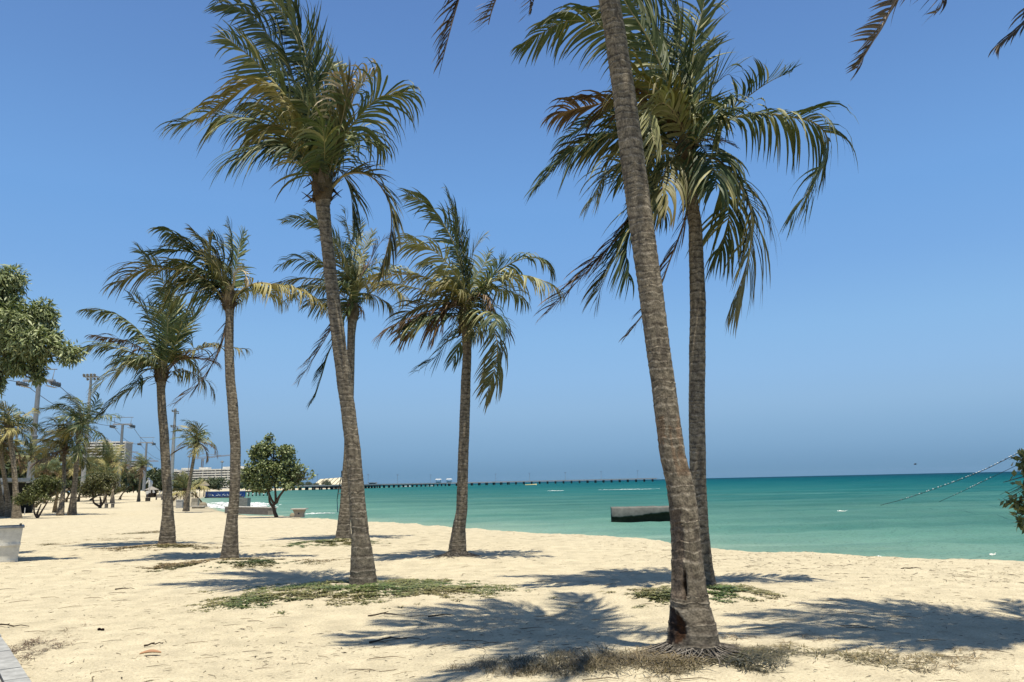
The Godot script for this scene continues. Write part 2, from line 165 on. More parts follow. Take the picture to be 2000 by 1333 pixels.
# ---------------------------------------------------------------- mesh helpers
class MB:
	var v := PackedVector3Array()
	var n := PackedVector3Array()
	var c := PackedColorArray()
	var t := PackedVector2Array()
	var f := PackedInt32Array()
	func add(p: Vector3, nn: Vector3, col: Color, uv := Vector2.ZERO) -> int:
		v.append(p); n.append(nn); c.append(col); t.append(uv)
		return v.size() - 1
	func tri(i: int, j: int, k: int) -> void:      # front faces run clockwise, turned to agree with the normals
		var g := (v[k] - v[i]).cross(v[j] - v[i])
		f.append(i)
		if g.dot(n[i] + n[j] + n[k]) >= 0.0:
			f.append(j); f.append(k)
		else:
			f.append(k); f.append(j)
	func quad(i: int, j: int, k: int, l: int) -> void:
		tri(i, j, k); tri(i, k, l)
	func face(a: Vector3, b: Vector3, d: Vector3, e: Vector3, out: Vector3, col: Color) -> void:
		var nn := (b - a).cross(d - a).normalized()
		if nn.dot(out) < 0.0: nn = -nn
		quad(add(a, nn, col, Vector2(0, 0)), add(b, nn, col, Vector2(1, 0)), add(d, nn, col, Vector2(1, 1)), add(e, nn, col, Vector2(0, 1)))
	# a box with a small chamfer-free body; bot and top let it taper
	func box(at: Vector3, size: Vector3, col := Color.WHITE, yaw := 0.0, grow := Vector2(1, 1), tilt := 0.0) -> void:
		var b := Basis(Vector3.UP, yaw) * Basis(Vector3(0, 0, 1), tilt)
		var h := size * 0.5
		var p := []
		for y in [-1.0, 1.0]:
			var g := grow if y > 0.0 else Vector2(1, 1)
			for q in [Vector2(-1, -1), Vector2(1, -1), Vector2(1, 1), Vector2(-1, 1)]:
				p.append(at + b * Vector3(q.x * h.x * g.x, y * h.y, q.y * h.z * g.y))
		for s in [[0, 1, 5, 4, Vector3(0, 0, -1)], [2, 3, 7, 6, Vector3(0, 0, 1)], [1, 2, 6, 5, Vector3(1, 0, 0)], [3, 0, 4, 7, Vector3(-1, 0, 0)], [4, 5, 6, 7, Vector3(0, 1, 0)], [0, 1, 2, 3, Vector3(0, -1, 0)]]:
			face(p[s[0]], p[s[1]], p[s[2]], p[s[3]], b * s[4], col)
	func tube(pts: Array, radii: Array, sides: int, col: Color, col2 := Color(-1, 0, 0), caps := true) -> void:
		var last := pts.size() - 1
		var side := Vector3.ZERO
		var first := v.size()
		for i in pts.size():
			var d: Vector3 = (pts[mini(i + 1, last)] - pts[maxi(i - 1, 0)]).normalized()
			if side == Vector3.ZERO:
				side = d.cross(Vector3.RIGHT if absf(d.x) < 0.8 else Vector3.UP).normalized()
			side = (side - d * side.dot(d)).normalized()
			var up := d.cross(side)
			var cc := col if col2.r < 0.0 else col.lerp(col2, float(i) / last)
			for k in sides:
				var a := TAU * k / sides
				var o := side * cos(a) + up * sin(a)
				add(pts[i] + o * float(radii[i]), o, cc, Vector2(float(k) / sides, float(i)))
		for i in last:
			for k in sides:
				var a := first + i * sides + k
				var b := first + i * sides + (k + 1) % sides
				quad(a, b, b + sides, a + sides)
		if caps:
			for e in [0, last]:
				var d: Vector3 = (pts[1] - pts[0]).normalized() * -1.0 if e == 0 else (pts[last] - pts[last - 1]).normalized()
				var m := add(pts[e] + d * float(radii[e]) * 0.35, d, col)
				for k in sides:
					tri(m, first + e * sides + k, first + e * sides + (k + 1) % sides)
	func lathe(at: Vector3, prof: Array, sides: int, col: Color) -> void:
		var first := v.size()
		for i in prof.size():
			var q: Vector2 = prof[i]
			var d: Vector2 = prof[mini(i + 1, prof.size() - 1)] - prof[maxi(i - 1, 0)]
			for k in sides:
				var a := TAU * k / sides
				var o := Vector3(cos(a), 0, sin(a))
				var nn := (o * d.y - Vector3.UP * d.x).normalized()
				add(at + o * q.x + Vector3.UP * q.y, nn if nn.length() > 0.1 else Vector3.UP, col)
		for i in prof.size() - 1:
			for k in sides:
				var a := first + i * sides + k
				var b := first + i * sides + (k + 1) % sides
				quad(a, b, b + sides, a + sides)
	func mesh() -> ArrayMesh:
		var m := ArrayMesh.new()
		if v.is_empty(): return m
		var a := []
		a.resize(Mesh.ARRAY_MAX)
		a[Mesh.ARRAY_VERTEX] = v; a[Mesh.ARRAY_NORMAL] = n; a[Mesh.ARRAY_COLOR] = c; a[Mesh.ARRAY_TEX_UV] = t; a[Mesh.ARRAY_INDEX] = f
		m.add_surface_from_arrays(Mesh.PRIMITIVE_TRIANGLES, a)
		return m


func numbered(called: String) -> String:
	taken[called] = taken.get(called, 0) + 1
	return called if taken[called] == 1 else "%s_%03d" % [called, taken[called] - 1]


func tag(o: Node3D, label: String, category := "", group := "", kind := "") -> Node3D:
	if label: o.set_meta("label", label)
	if category: o.set_meta("category", category)
	if group: o.set_meta("group", group)
	if kind: o.set_meta("kind", kind)
	return o


func thing(called: String, label: String, category: String, at := Vector3.ZERO, group := "", yaw := 0.0) -> Node3D:
	var o := Node3D.new()
	o.name = numbered(called)
	add_child(o)
	o.position = at
	o.rotation.y = yaw
	tag(o, label, category, group)
	return o


func obj(called: String, m: Mesh, mat: String, parent: Node3D = null, at := Vector3.ZERO) -> MeshInstance3D:
	var o := MeshInstance3D.new()
	o.mesh = m
	o.material_override = V[mat]
	o.position = at
	if parent:
		o.name = called
		parent.add_child(o, true)
	else:
		o.name = numbered(called)
		add_child(o)
	return o


func struct(called: String, m: Mesh, mat: String, label: String) -> MeshInstance3D:
	var o := obj(called, m, mat)
	tag(o, label, called.replace("_", " "), "", "structure")
	return o


func piece(called: String, at: Vector3, size: Vector3, mat: String, parent: Node3D, col := Color.WHITE, yaw := 0.0, grow := Vector2(1, 1), tilt := 0.0) -> MeshInstance3D:
	var b := MB.new()
	b.box(Vector3.ZERO, size, col, yaw, grow, tilt)
	return obj(called, b.mesh(), mat, parent, at)


func rod(called: String, pts: Array, radii: Array, mat: String, parent: Node3D, col := Color.WHITE, sides := 8) -> MeshInstance3D:
	var b := MB.new()
	b.tube(pts, radii, sides, col)
	return obj(called, b.mesh(), mat, parent)


func many(called: String, m: Mesh, mat: String, places: Array, tints: Array, parent: Node3D = null) -> MultiMeshInstance3D:
	var mm := MultiMesh.new()
	mm.transform_format = MultiMesh.TRANSFORM_3D
	mm.use_colors = true
	mm.mesh = m
	mm.instance_count = places.size()
	for i in places.size():
		mm.set_instance_transform(i, places[i])
		mm.set_instance_color(i, tints[i])
	var o := MultiMeshInstance3D.new()
	o.multimesh = mm
	o.material_override = V[mat]
	o.name = called if parent else numbered(called)
	if parent: parent.add_child(o, true)
	else: add_child(o)
	o.set_meta("kind", "stuff")
	return o


func mat(called: String, col: Color, roughness: float, spec := 0.5, texture: Texture2D = null, uv := Vector3.ONE, tri := false) -> StandardMaterial3D:
	var m := StandardMaterial3D.new()
	m.resource_name = called
	m.albedo_color = col.linear_to_srgb()
	m.roughness = roughness
	m.metallic_specular = spec
	m.vertex_color_use_as_albedo = true
	if texture: m.albedo_texture = texture
	m.uv1_scale = uv
	if tri:
		m.uv1_triplanar = true
		m.uv1_world_triplanar = true
	V[called] = m
	return m


func relief(called: String, tex: Texture2D, cm: float) -> void:
	V[called].heightmap_enabled = true
	V[called].heightmap_texture = tex
	V[called].heightmap_scale = cm


func noise_image(freq: float, octaves: int, side: int, from: int, kind := FastNoiseLite.TYPE_SIMPLEX_SMOOTH) -> Image:
	var nz := FastNoiseLite.new()
	nz.noise_type = kind
	nz.frequency = freq
	nz.seed = from
	nz.fractal_octaves = octaves
	return nz.get_seamless_image(side, side)


func grain(side: int, layers: Array, low: float, high: float) -> ImageTexture:
	# the sum of noises [frequency, octaves, weight, seed] as a grey texture between low and high
	var im := Image.create(side, side, true, Image.FORMAT_RGB8)
	var ims := []
	var total := 0.0
	for l in layers:
		ims.append(noise_image(l[0], l[1], side, l[3]))
		total += l[2]
	for y in side:
		for x in side:
			var s := 0.0
			for k in layers.size():
				s += ims[k].get_pixel(x, y).r * layers[k][2]
			var g: float = lerpf(low, high, s / total)
			im.set_pixel(x, y, Color(g, g, g))
	im.generate_mipmaps()
	return ImageTexture.create_from_image(im)


func shore_distance(x: float, z: float) -> float:
	# metres from the edge of the sand: plus on land, minus out in the water
	var best := 1e18
	var sign_ := 1.0
	var p := Vector2(x, z)
	for i in SHORE.size() - 1:
		var a: Vector2 = SHORE[i]
		var ab: Vector2 = SHORE[i + 1] - a
		var k := clampf((p - a).dot(ab) / ab.length_squared(), 0.0, 1.0)
		var q := p - a - ab * k
		var dd := q.length_squared()
		if dd < best:
			best = dd
			sign_ = 1.0 if ab.cross(p - a) < 0.0 else -1.0
	return sqrt(best) * sign_


const MOUNDS := [Vector4(-2.4, -12.0, 2.6, 0.10), Vector4(-6.2, -17.2, 1.9, 0.09), Vector4(-9.8, -22.4, 1.7, 0.08), Vector4(-5.2, -22.8, 1.5, 0.08), Vector4(-1.25, -16.6, 1.3, 0.10), Vector4(1.55, -7.1, 1.5, 0.10), Vector4(2.4, -11.2, 1.9, 0.08)]


func sand_height(x: float, z: float, d: float) -> float:
	var h := 0.0
	var near := clampf(1.0 - (-z - 25.0) / 60.0, 0.0, 1.0)
	var far := 1.0 - near
	var e := d + (soft.get_noise_2d(x * 3.0, z * 3.0) * 0.9 + soft.get_noise_2d(x * 11.0, z * 11.0) * 0.25) * minf(1.0, near + 0.1)
	var drop_near := -clampf((0.7 - e) / 1.4, 0.0, 6.0) * 0.7 if e < 0.7 else 0.0
	var drop_far := SEA * clampf(1.0 - e / 13.0, 0.0, 4.0)
	h += maxf(lerpf(drop_near, drop_far, far), -2.5)
	if -z < 45.0:
		h += soft.get_noise_2d(x * 4.0 + 50.0, z * 4.0) * 0.035
		h += soft.get_noise_2d(x * 20.0, z * 20.0 + 90.0) * 0.016 * near
		h += absf(rough.get_noise_2d(x * 60.0, z * 60.0)) * 0.028
		for m in MOUNDS:
			var q := Vector2((x - m.x) / m.z, (z - m.y) / m.z / 0.75).length_squared()
			if q < 4.0: h += m.w * exp(-q * 1.6)
	return h


func sand_at(x: float, z: float) -> float:
	return sand_height(x, z, shore_distance(x, z))


func _ready() -> void:
	# ---- camera, sky, sun, exposure
	var camera := Camera3D.new()
	camera.name = "camera"
	camera.fov = rad_to_deg(2.0 * atan(666.5 / 1500.0))
	camera.far = 20000.0
	camera.near = 0.05
	camera.position = Vector3(0, 1.6, 0)
	camera.basis = Basis(Vector3.RIGHT, deg_to_rad(10.43)) * Basis(Vector3(0, 0, 1), deg_to_rad(-1.255))
	add_child(camera)
	var env := Environment.new()
	env.background_mode = Environment.BG_SKY
	env.tonemap_mode = Environment.TONE_MAPPER_LINEAR
	env.tonemap_exposure = EXPOSURE
	env.sdfgi_enabled = true
	env.ssao_enabled = true
	env.ssil_enabled = true
	env.sky = Sky.new()
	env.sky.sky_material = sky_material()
	env.fog_enabled = true
	env.fog_density = 0.000012
	env.fog_light_color = Color(0.72, 0.83, 0.98)
	var we := WorldEnvironment.new()
	we.name = "world"
	we.environment = env
	add_child(we)
	var sun := DirectionalLight3D.new()
	sun.name = "sun"
	sun.light_energy = 1.6
	sun.light_color = Color(1.0, 0.965, 0.89)
	sun.light_angular_distance = 0.53
	sun.shadow_enabled = true
	add_child(sun)
	sun.look_at_from_position(Vector3.ZERO, SUN_DOWN)

	rng.seed = 71
	rough.seed = 5
	rough.frequency = 0.06
	rough.fractal_octaves = 3
	soft.seed = 11
	soft.frequency = 0.05
	soft.fractal_octaves = 2
	materials()
	ground()
	sea()
	pavement()
	far_land()
	pier()
	beach_far()
	palms()
	shrubs()
	near_things()
	plants_and_litter()


func sky_material() -> PanoramaSkyMaterial:
	# clear sky: dusty blue low down, clearest near 12 degrees, deeper overhead; the same all the way round
	var stops := [[0.0, Color8(106, 146, 177)], [1.0, Color8(117, 156, 190)], [2.2, Color8(129, 168, 203)], [5.0, Color8(146, 184, 220)], [7.5, Color8(145, 187, 229)], [10.5, Color8(139, 185, 231)], [15.0, Color8(124, 172, 227)], [20.0, Color8(114, 164, 223)], [28.0, Color8(100, 145, 205)], [34.0, Color8(92, 134, 195)], [50.0, Color8(85, 126, 187)], [90.0, Color8(88, 130, 190)]]
	var im := Image.create(256, 256, false, Image.FORMAT_RGBF)
	var to_sun := -SUN_DOWN.normalized()
	for y in 256:
		var up := 90.0 - (y + 0.5) / 256.0 * 180.0
		var col: Color = stops[0][1]
		if up >= 0.0:
			for k in stops.size() - 1:
				if up <= stops[k + 1][0]:
					col = stops[k][1].lerp(stops[k + 1][1], (up - stops[k][0]) / (stops[k + 1][0] - stops[k][0]))
					break
		col = col.srgb_to_linear() / EXPOSURE
		for x in 256:
			var c := col
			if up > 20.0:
				# the air's whitish glow round the unseen sun, added to whiten the shadows
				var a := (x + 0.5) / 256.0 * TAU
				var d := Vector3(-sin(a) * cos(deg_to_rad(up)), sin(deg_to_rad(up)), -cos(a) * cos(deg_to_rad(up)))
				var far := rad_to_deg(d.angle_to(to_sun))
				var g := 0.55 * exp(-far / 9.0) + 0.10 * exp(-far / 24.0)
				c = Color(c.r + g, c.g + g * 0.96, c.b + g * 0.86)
			im.set_pixel(x, y, c)
	var m := PanoramaSkyMaterial.new()
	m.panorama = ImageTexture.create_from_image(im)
	return m


func materials() -> void:
	var coarse := grain(512, [[0.012, 3, 1.0, 3], [0.06, 2, 0.5, 8]], 0.72, 1.0)
	var fine := grain(512, [[0.03, 4, 1.0, 21], [0.25, 2, 0.8, 22]], 0.6, 1.0)
	var fibre := grain(512, [[0.02, 4, 1.0, 31], [0.09, 3, 0.9, 32]], 0.35, 1.05)
	var lumps := grain(1024, [[0.012, 2, 0.7, 41], [0.05, 3, 1.0, 42], [0.25, 2, 0.5, 43]], 0.0, 1.0)
	var waves := grain(1024, [[0.010, 3, 1.0, 51], [0.05, 3, 0.5, 52]], 0.0, 1.0)
	mat("sand", Color.WHITE, 0.95, 0.2, sand_texture(), Vector3(0.31, 0.31, 0.31), true)
	relief("sand", lumps, 4.5)
	mat("water", Color.WHITE, 0.5, 0.06, null, Vector3(0.09, 0.09, 0.09), true)
	relief("water", waves, 22.0)
	mat("foam", Color.WHITE, 0.9, 0.2)
	var leaf := mat("frond", Color.WHITE, 0.56, 0.36)
	leaf.backlight_enabled = true
	leaf.backlight = Color(0.30, 0.34, 0.14)
	leaf = mat("leaf", Color.WHITE, 0.5, 0.45)
	leaf.backlight_enabled = true
	leaf.backlight = Color(0.45, 0.5, 0.2)
	mat("trunk", Color.WHITE, 0.92, 0.25, fibre, Vector3(5, 0.9, 1))
	relief("trunk", fibre, 0.6)
	mat("bark", Color.WHITE, 0.95, 0.2, fine, Vector3(3, 3, 3), true)
	relief("bark", fine, 1.0)
	mat("fibre", Color.WHITE, 1.0, 0.1, fibre, Vector3(4, 4, 4), true)
	mat("concrete", Color.WHITE, 0.93, 0.25, coarse, Vector3(0.6, 0.6, 0.6), true)
	relief("concrete", fine, 0.5)
	mat("rock", Color.WHITE, 0.95, 0.2, fine, Vector3(1.2, 1.2, 1.2), true)
	relief("rock", fine, 2.0)
	mat("plaster", Color.WHITE, 0.85, 0.3, coarse, Vector3(0.05, 0.05, 0.05), true)
	mat("steel", Color.WHITE, 0.55, 0.5, coarse, Vector3(0.4, 0.4, 0.4), true)
	mat("paint", Color.WHITE, 0.5, 0.5, coarse, Vector3(0.9, 0.9, 0.9), true)
	mat("thatch", Color.WHITE, 1.0, 0.1, fibre, Vector3(2, 2, 2), true)
	mat("glass", Color.WHITE, 0.15, 0.5)
	mat("rope", Color.WHITE, 0.9, 0.2)


func sand_texture() -> ImageTexture:
	# pale shell sand: mottled tone, with darker grains and bits strewn through it
	var side := 1024
	var a := noise_image(0.006, 3, side, 61)
	var b := noise_image(0.08, 3, side, 62)
	var g := noise_image(0.45, 1, side, 63)
	var im := Image.create(side, side, true, Image.FORMAT_RGB8)
	for y in side:
		for x in side:
			var s: float = 0.80 + 0.12 * (a.get_pixel(x, y).r - 0.5) + 0.12 * (b.get_pixel(x, y).r - 0.5) + 0.10 * (g.get_pixel(x, y).r - 0.5)
			im.set_pixel(x, y, Color(s, s * 0.993, s * 0.975))
	var r := RandomNumberGenerator.new()
	r.seed = 9
	for i in 4200:
		var x := r.randi_range(2, side - 6)
		var y := r.randi_range(2, side - 6)
		var k := r.randf_range(0.35, 0.85)
		var col := Color(k, k * 0.9, k * 0.78)
		var dx := r.randf_range(-1.0, 1.0)
		var dy := r.randf_range(-1.0, 1.0)
		for s in r.randi_range(1, 5):
			var px := clampi(int(x + dx * s), 0, side - 1)
			var py := clampi(int(y + dy * s), 0, side - 1)
			im.set_pixel(px, py, im.get_pixel(px, py).lerp(col, 0.7))
	im.generate_mipmaps()
	return ImageTexture.create_from_image(im)


func steps(lo: float, hi: float, step: float, out_lo: float, out_hi: float, grow: float) -> PackedFloat32Array:
	# coordinates step apart between lo and hi, then ever farther apart out to both limits
	var down := []
	var s := step
	var x := lo
	while x > out_lo:
		s *= grow
		x -= s
		down.append(x)
	down.reverse()
	var a := PackedFloat32Array(down)
	x = lo
	while x < hi:
		a.append(x)
		x += step
	s = step
	while x < out_hi:
		a.append(x)
		s *= grow
		x += s
	a.append(x)
	return a


func ground() -> void:
	var xs := steps(-9.0, 9.5, 0.075, -2600.0, 70.0, 1.06)
	var zs := steps(-20.0, -4.5, 0.075, -2800.0, 45.0, 1.042)
	var b := MB.new()
	var w := xs.size()
	for z in zs:
		for x in xs:
			var d := shore_distance(x, z)
			var h := sand_height(x, z, d)
			var t := 0.5 + 0.5 * soft.get_noise_2d(x * 1.3 + 200.0, z * 1.3)
			var u := 0.5 + 0.5 * soft.get_noise_2d(x * 9.0, z * 9.0 + 300.0)
			var col := Color(0.675, 0.60, 0.437).lerp(Color(0.765, 0.688, 0.512), t * 0.6 + u * 0.4)
			var wet := smoothstep(-0.12, -0.33, h) 
			col = col.lerp(Color(0.40, 0.35, 0.26), wet * 0.7)
			b.v.append(Vector3(x, h, z)); b.n.append(Vector3.UP); b.c.append(col); b.t.append(Vector2(x, z))
	for j in zs.size():
		for i in w:
			var k := j * w + i
			var l := b.v[j * w + maxi(i - 1, 0)]
			var r := b.v[j * w + mini(i + 1, w - 1)]
			var o := b.v[maxi(j - 1, 0) * w + i]
			var q := b.v[mini(j + 1, zs.size() - 1) * w + i]
			b.n[k] = (q - o).cross(r - l).normalized()
	for j in zs.size() - 1:
		for i in w - 1:
			var k := j * w + i
			b.f.append_array([k, k + 1, k + w + 1, k, k + w + 1, k + w])
	struct("beach", b.mesh(), "sand", "pale yellow sand beach running under all the palms to the water")


func sea_colour(x: float, z: float, off: float) -> Color:
	# the water's own colour: milky green over the shallow sand, teal farther out, deep blue-green beyond
	var stops := [[0.0, Color(0.2, 0.26, 0.2)], [5.0, Color(0.1, 0.188, 0.158)], [10.0, Color(0.074, 0.166, 0.14)], [25.0, Color(0.046, 0.124, 0.11)], [80.0, Color(0.016, 0.095, 0.098)], [200.0, Color(0.004, 0.066, 0.08)], [700.0, Color(0.002, 0.034, 0.056)], [9000.0, Color(0.002, 0.025, 0.047)]]
	var wander := soft.get_noise_2d(x * 0.55, z * 1.5 + 40.0)
	off *= 1.0 + 0.45 * wander
	var col := Color(0, 0, 0)
	for k in stops.size() - 1:
		if off <= stops[k + 1][0] or k == stops.size() - 2:
			var lo := log(1.0 + stops[k][0])
			var hi := log(1.0 + stops[k + 1][0])
			col = stops[k][1].lerp(stops[k + 1][1], clampf((log(1.0 + maxf(off, 0.0)) - lo) / (hi - lo), 0.0, 1.0))
			break
	var streak := soft.get_noise_2d(x * 0.9 - 70.0, z * 5.0)          # bands of stirred-up sand and bottom weed, strengthened in place of wave shading
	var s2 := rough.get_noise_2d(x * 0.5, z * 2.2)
	var s3 := rough.get_noise_2d(x * 3.5, z * 11.0) * clampf(1.2 - Vector2(x, z).length() / 220.0, 0.0, 1.0)  # light and dark of small wave facets, painted in as streaks
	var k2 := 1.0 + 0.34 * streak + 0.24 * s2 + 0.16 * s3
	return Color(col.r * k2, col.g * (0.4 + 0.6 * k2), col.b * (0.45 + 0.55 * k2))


func swell(x: float, z: float) -> float:
	var r := Vector2(x, z).length()
	var a := clampf(1.0 - r / 260.0, 0.0, 1.0)
	return a * (0.06 * sin(x * 0.35 + z * 1.25 + 2.0 * soft.get_noise_2d(x * 2.0, z * 2.0)) + 0.055 * soft.get_noise_2d(x * 8.0, z * 22.0) + 0.04 * rough.get_noise_2d(x * 9.0, z * 20.0))


func sea() -> void:
	var b := MB.new()
	var na := 260
	var nr := 330
	for j in nr + 1:
		var r := 9.0 * pow(9000.0 / 9.0, float(j) / nr)
		for i in na + 1:
			var a := lerpf(-78.0, 100.0, float(i) / na)
			var x := sin(deg_to_rad(a)) * r
			var z := -cos(deg_to_rad(a)) * r
			var y := SEA + swell(x, z)
			b.v.append(Vector3(x, y, z))
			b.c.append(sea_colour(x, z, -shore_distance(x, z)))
			b.t.append(Vector2(x, z))
			var e := maxf(0.1, r * 0.004)
			b.n.append(Vector3(swell(x - e, z) - swell(x + e, z), 2.0 * e, swell(x, z - e) - swell(x, z + e)).normalized())
	for j in nr:
		for i in na:
			var k := j * (na + 1) + i
			b.f.append_array([k, k + na + 1, k + na + 2, k, k + na + 2, k + 1])
	struct("sea", b.mesh(), "water", "turquoise sea from the sand's edge out to the level horizon")
	# foam: ragged white patches that lie on the water where small waves break
	var patches := [ # centre, half length, half width, turn, thickness of cover
		["white foam of a small wave breaking at the sand's edge right of the rooted palm", Vector2(-1.6, -30.6), 1.5, 0.8, 0.75, 0.62],
		["wide white surf running up the far curve of the beach", Vector2(-33.0, -93.0), 25.0, 4.2, 1.98, 0.60],
		["thin foam line at the sand's edge beside the concrete block", Vector2(3.9, -22.6), 1.6, 0.45, 1.0, 0.40],
		["faint foam strip on the shallow water just right of the thickest trunk", Vector2(7.4, -17.9), 2.2, 0.25, 0.75, 0.33],
		["small whitecap alone on the green water right of the twin trunks", Vector2(17.6, -42.5), 0.40, 0.10, 0.1, 0.12],
		["long whitecap far out before the end of the pier", Vector2(23.5, -160.0), 6.5, 1.0, 0.05, 0.6],
		["short whitecap far out just left of the long whitecap", Vector2(8.5, -165.0), 2.0, 1.0, 0.05, 0.7],
		["white ripple near the open shore beyond the concrete bench", Vector2(-14.5, -57.5), 1.6, 0.35, 0.3, 0.25],
		["speck of foam low at the right edge on the shallow water", Vector2(11.6, -19.4), 0.14, 0.05, 0.2, 0.15],
	]
	for p in patches:
		var m := MB.new()
		var long: float = p[2]
		var wide: float = p[3]
		var turn := Vector2(cos(p[4]), -sin(p[4]))
		var nx := 150
		var nz := 40
		for i in nx:
			for j in nz:
				var u := (float(i) / nx) * 2.0 - 1.0
				var v := (float(j) / nz) * 2.0 - 1.0
				var k := rough.get_noise_2d(u * 60.0 + long * 7.0, v * 22.0) * 0.8 + soft.get_noise_2d(u * 30.0, v * 50.0 + long) * 0.6
				if k * 0.9 + p[5] < u * u + v * v * 0.9: continue
				var du := long / nx
				var dv := wide / nz
				var q: Vector2 = p[1] + turn * (u * long) + Vector2(-turn.y, turn.x) * (v * wide)
				var y := SEA + swell(q.x, q.y) + 0.02 + 0.05 * maxf(0.0, k)
				var sh := sand_at(q.x, q.y)
				if sh > SEA + 0.10: continue
				y = maxf(y, sh + 0.012)
				var ids := []
				for o in [Vector2(-1, -1), Vector2(1, -1), Vector2(1, 1), Vector2(-1, 1)]:
					var w: Vector2 = q + turn * (o.x * du * rng.randf_range(0.7, 1.5)) + Vector2(-turn.y, turn.x) * (o.y * dv * rng.randf_range(0.7, 1.4))
					ids.append(m.add(Vector3(w.x, y + rng.randf_range(-0.008, 0.012), w.y), Vector3.UP, Color(0.82, 0.85, 0.84)))
				m.quad(ids[0], ids[1], ids[2], ids[3])
		tag(obj("foam", m.mesh(), "foam"), p[0], "foam", "", "stuff")


func pavement() -> void:
	var a := Vector2(-5.88, -9.15)
	var d := Vector2(1.66, 2.14).normalized()
	var side := Vector2(-d.y, d.x)
	if side.x > 0.0: side = -side
	var yaw := -atan2(d.y, d.x)
	var kerb := Node3D.new()
	kerb.name = "kerb"
	add_child(kerb)
	tag(kerb, "pale grey kerb of short stones along the pavement at the lower left corner", "kerb", "", "structure")
	for i in range(-9, 12):
		var q := a + d * (0.5 * i) + side * 0.10
		var g := rng.randf_range(0.33, 0.42)
		var s := MB.new()
		s.box(Vector3.ZERO, Vector3(0.488, 0.2, 0.19), Color(g, g * 1.01, g * 0.98), 0.0, Vector2(0.985, 0.93))
		var o := obj("kerb_stone", s.mesh(), "concrete", kerb, Vector3(q.x, -0.055 + rng.randf_range(-0.006, 0.006), q.y))
		o.rotation.y = yaw + rng.randf_range(-0.012, 0.012)
	var b := MB.new()
	var c := a + side * (0.205 + 3.0)
	b.box(Vector3(c.x, -0.05, c.y), Vector3(24, 0.18, 6.0), Color(0.50, 0.47, 0.42), yaw)
	struct("pavement", b.mesh(), "concrete", "pale concrete pavement behind the kerb at the lower left corner")


# ---------------------------------------------------------------- far buildings and masts
func hotel(called: String, label: String, at: Vector3, w: float, deep: float, floors: int, fh: float, bays: int, yaw: float, white := Color(0.84, 0.82, 0.75), roof_blocks := 3) -> Node3D:
	var t := thing(called, label, "building", at, "", yaw)
	var h := floors * fh
	piece("wall", Vector3(0, h * 0.5, -deep * 0.5 - 1.3), Vector3(w, h, deep), "plaster", t, Color(0.36, 0.37, 0.37))
	var bw := w / bays
	var par := MB.new()
	par.box(Vector3.ZERO, Vector3(w + 0.6, fh * 0.52, 2.6), white)
	var pm := par.mesh()
	var fin := MB.new()
	fin.box(Vector3.ZERO, Vector3(0.7, fh * 0.478, 2.3), white)
	var fm := fin.mesh()
	var win := MB.new()
	win.box(Vector3.ZERO, Vector3(bw * 0.74, fh * 0.42, 0.25), Color(0.03, 0.04, 0.05))
	var wm := win.mesh()
	for k in floors:
		obj("balcony", pm, "plaster", t, Vector3(0, fh * (k + 0.26), 0))
		for i in bays:
			obj("window", wm, "glass", t, Vector3((i + 0.5) * bw - w * 0.5, fh * (k + 0.76), -1.25))
	for i in bays + 1:
		if i % 3 == 0 or i == bays:
			for k in floors:
				obj("fin", fm, "plaster", t, Vector3(i * bw - w * 0.5, fh * (k + 0.76), -0.05))
	piece("roof", Vector3(0, h + 0.7, -deep * 0.5), Vector3(w + 1.2, 1.4, deep + 3.0), "plaster", t, white)
	for i in roof_blocks:
		var x := w * ((i + 0.5) / roof_blocks - 0.5) + rng.randf_range(-0.08, 0.08) * w
		piece("roof_block", Vector3(x, h + 1.4 + fh * 0.4, -deep * 0.4), Vector3(w * rng.randf_range(0.08, 0.14), fh * rng.randf_range(0.6, 1.1), deep * 0.6), "plaster", t, white)
	return t


func crane(label: String, at: Vector3, h: float, jib: float, back: float, yaw: float, lift := 0.0) -> void:
	var t := thing("tower_crane", label, "crane", at, "tower cranes over the far hotels", yaw)
	var c := Color(0.22, 0.18, 0.15)
	var m := MB.new()
	for s in [Vector2(-1, -1), Vector2(1, -1), Vector2(1, 1), Vector2(-1, 1)]:
		m.tube([Vector3(s.x, 0, s.y), Vector3(s.x, h, s.y)], [0.28, 0.28], 5, c)
	for k in int(h / 3.0):
		m.tube([Vector3(-1, k * 3.0, 1), Vector3(1, k * 3.0 + 3.0, 1)], [0.16, 0.16], 4, c)
		m.tube([Vector3(1, k * 3.0, -1), Vector3(1, k * 3.0 + 3.0, 1)], [0.16, 0.16], 4, c)
	obj("mast", m.mesh(), "steel", t)
	m = MB.new()
	for s in [Vector2(0.0, 1.8), Vector2(-0.8, 0.0), Vector2(0.8, 0.0)]:
		m.tube([Vector3(-back, h + s.y, s.x), Vector3(jib, h + s.y * 0.5 + lift, s.x)], [0.3, 0.22], 5, c)
	for k in int(jib / 3.0):
		m.tube([Vector3(k * 3.0, h + lift * k * 3.0 / jib, 0.8), Vector3(k * 3.0 + 1.5, h + 1.6 + lift * k * 3.0 / jib, 0), Vector3(k * 3.0 + 3.0, h + lift * k * 3.0 / jib, -0.8)], [0.14, 0.14, 0.14], 4, c)
	obj("jib", m.mesh(), "steel", t)
	rod("tie_cable", [Vector3(-back * 0.9, h + 1.5, 0), Vector3(0, h + 7.0, 0), Vector3(jib * 0.7, h + 1.5 + lift * 0.7, 0)], [0.18, 0.22, 0.18], "steel", t, c, 5)
	piece("counterweight", Vector3(-back * 0.9, h - 0.8, 0), Vector3(3.0, 3.2, 1.8), "concrete", t, Color(0.3, 0.29, 0.28))
	piece("cab", Vector3(1.2, h - 1.4, 1.2), Vector3(1.6, 2.2, 1.6), "steel", t, Color(0.3, 0.3, 0.3))


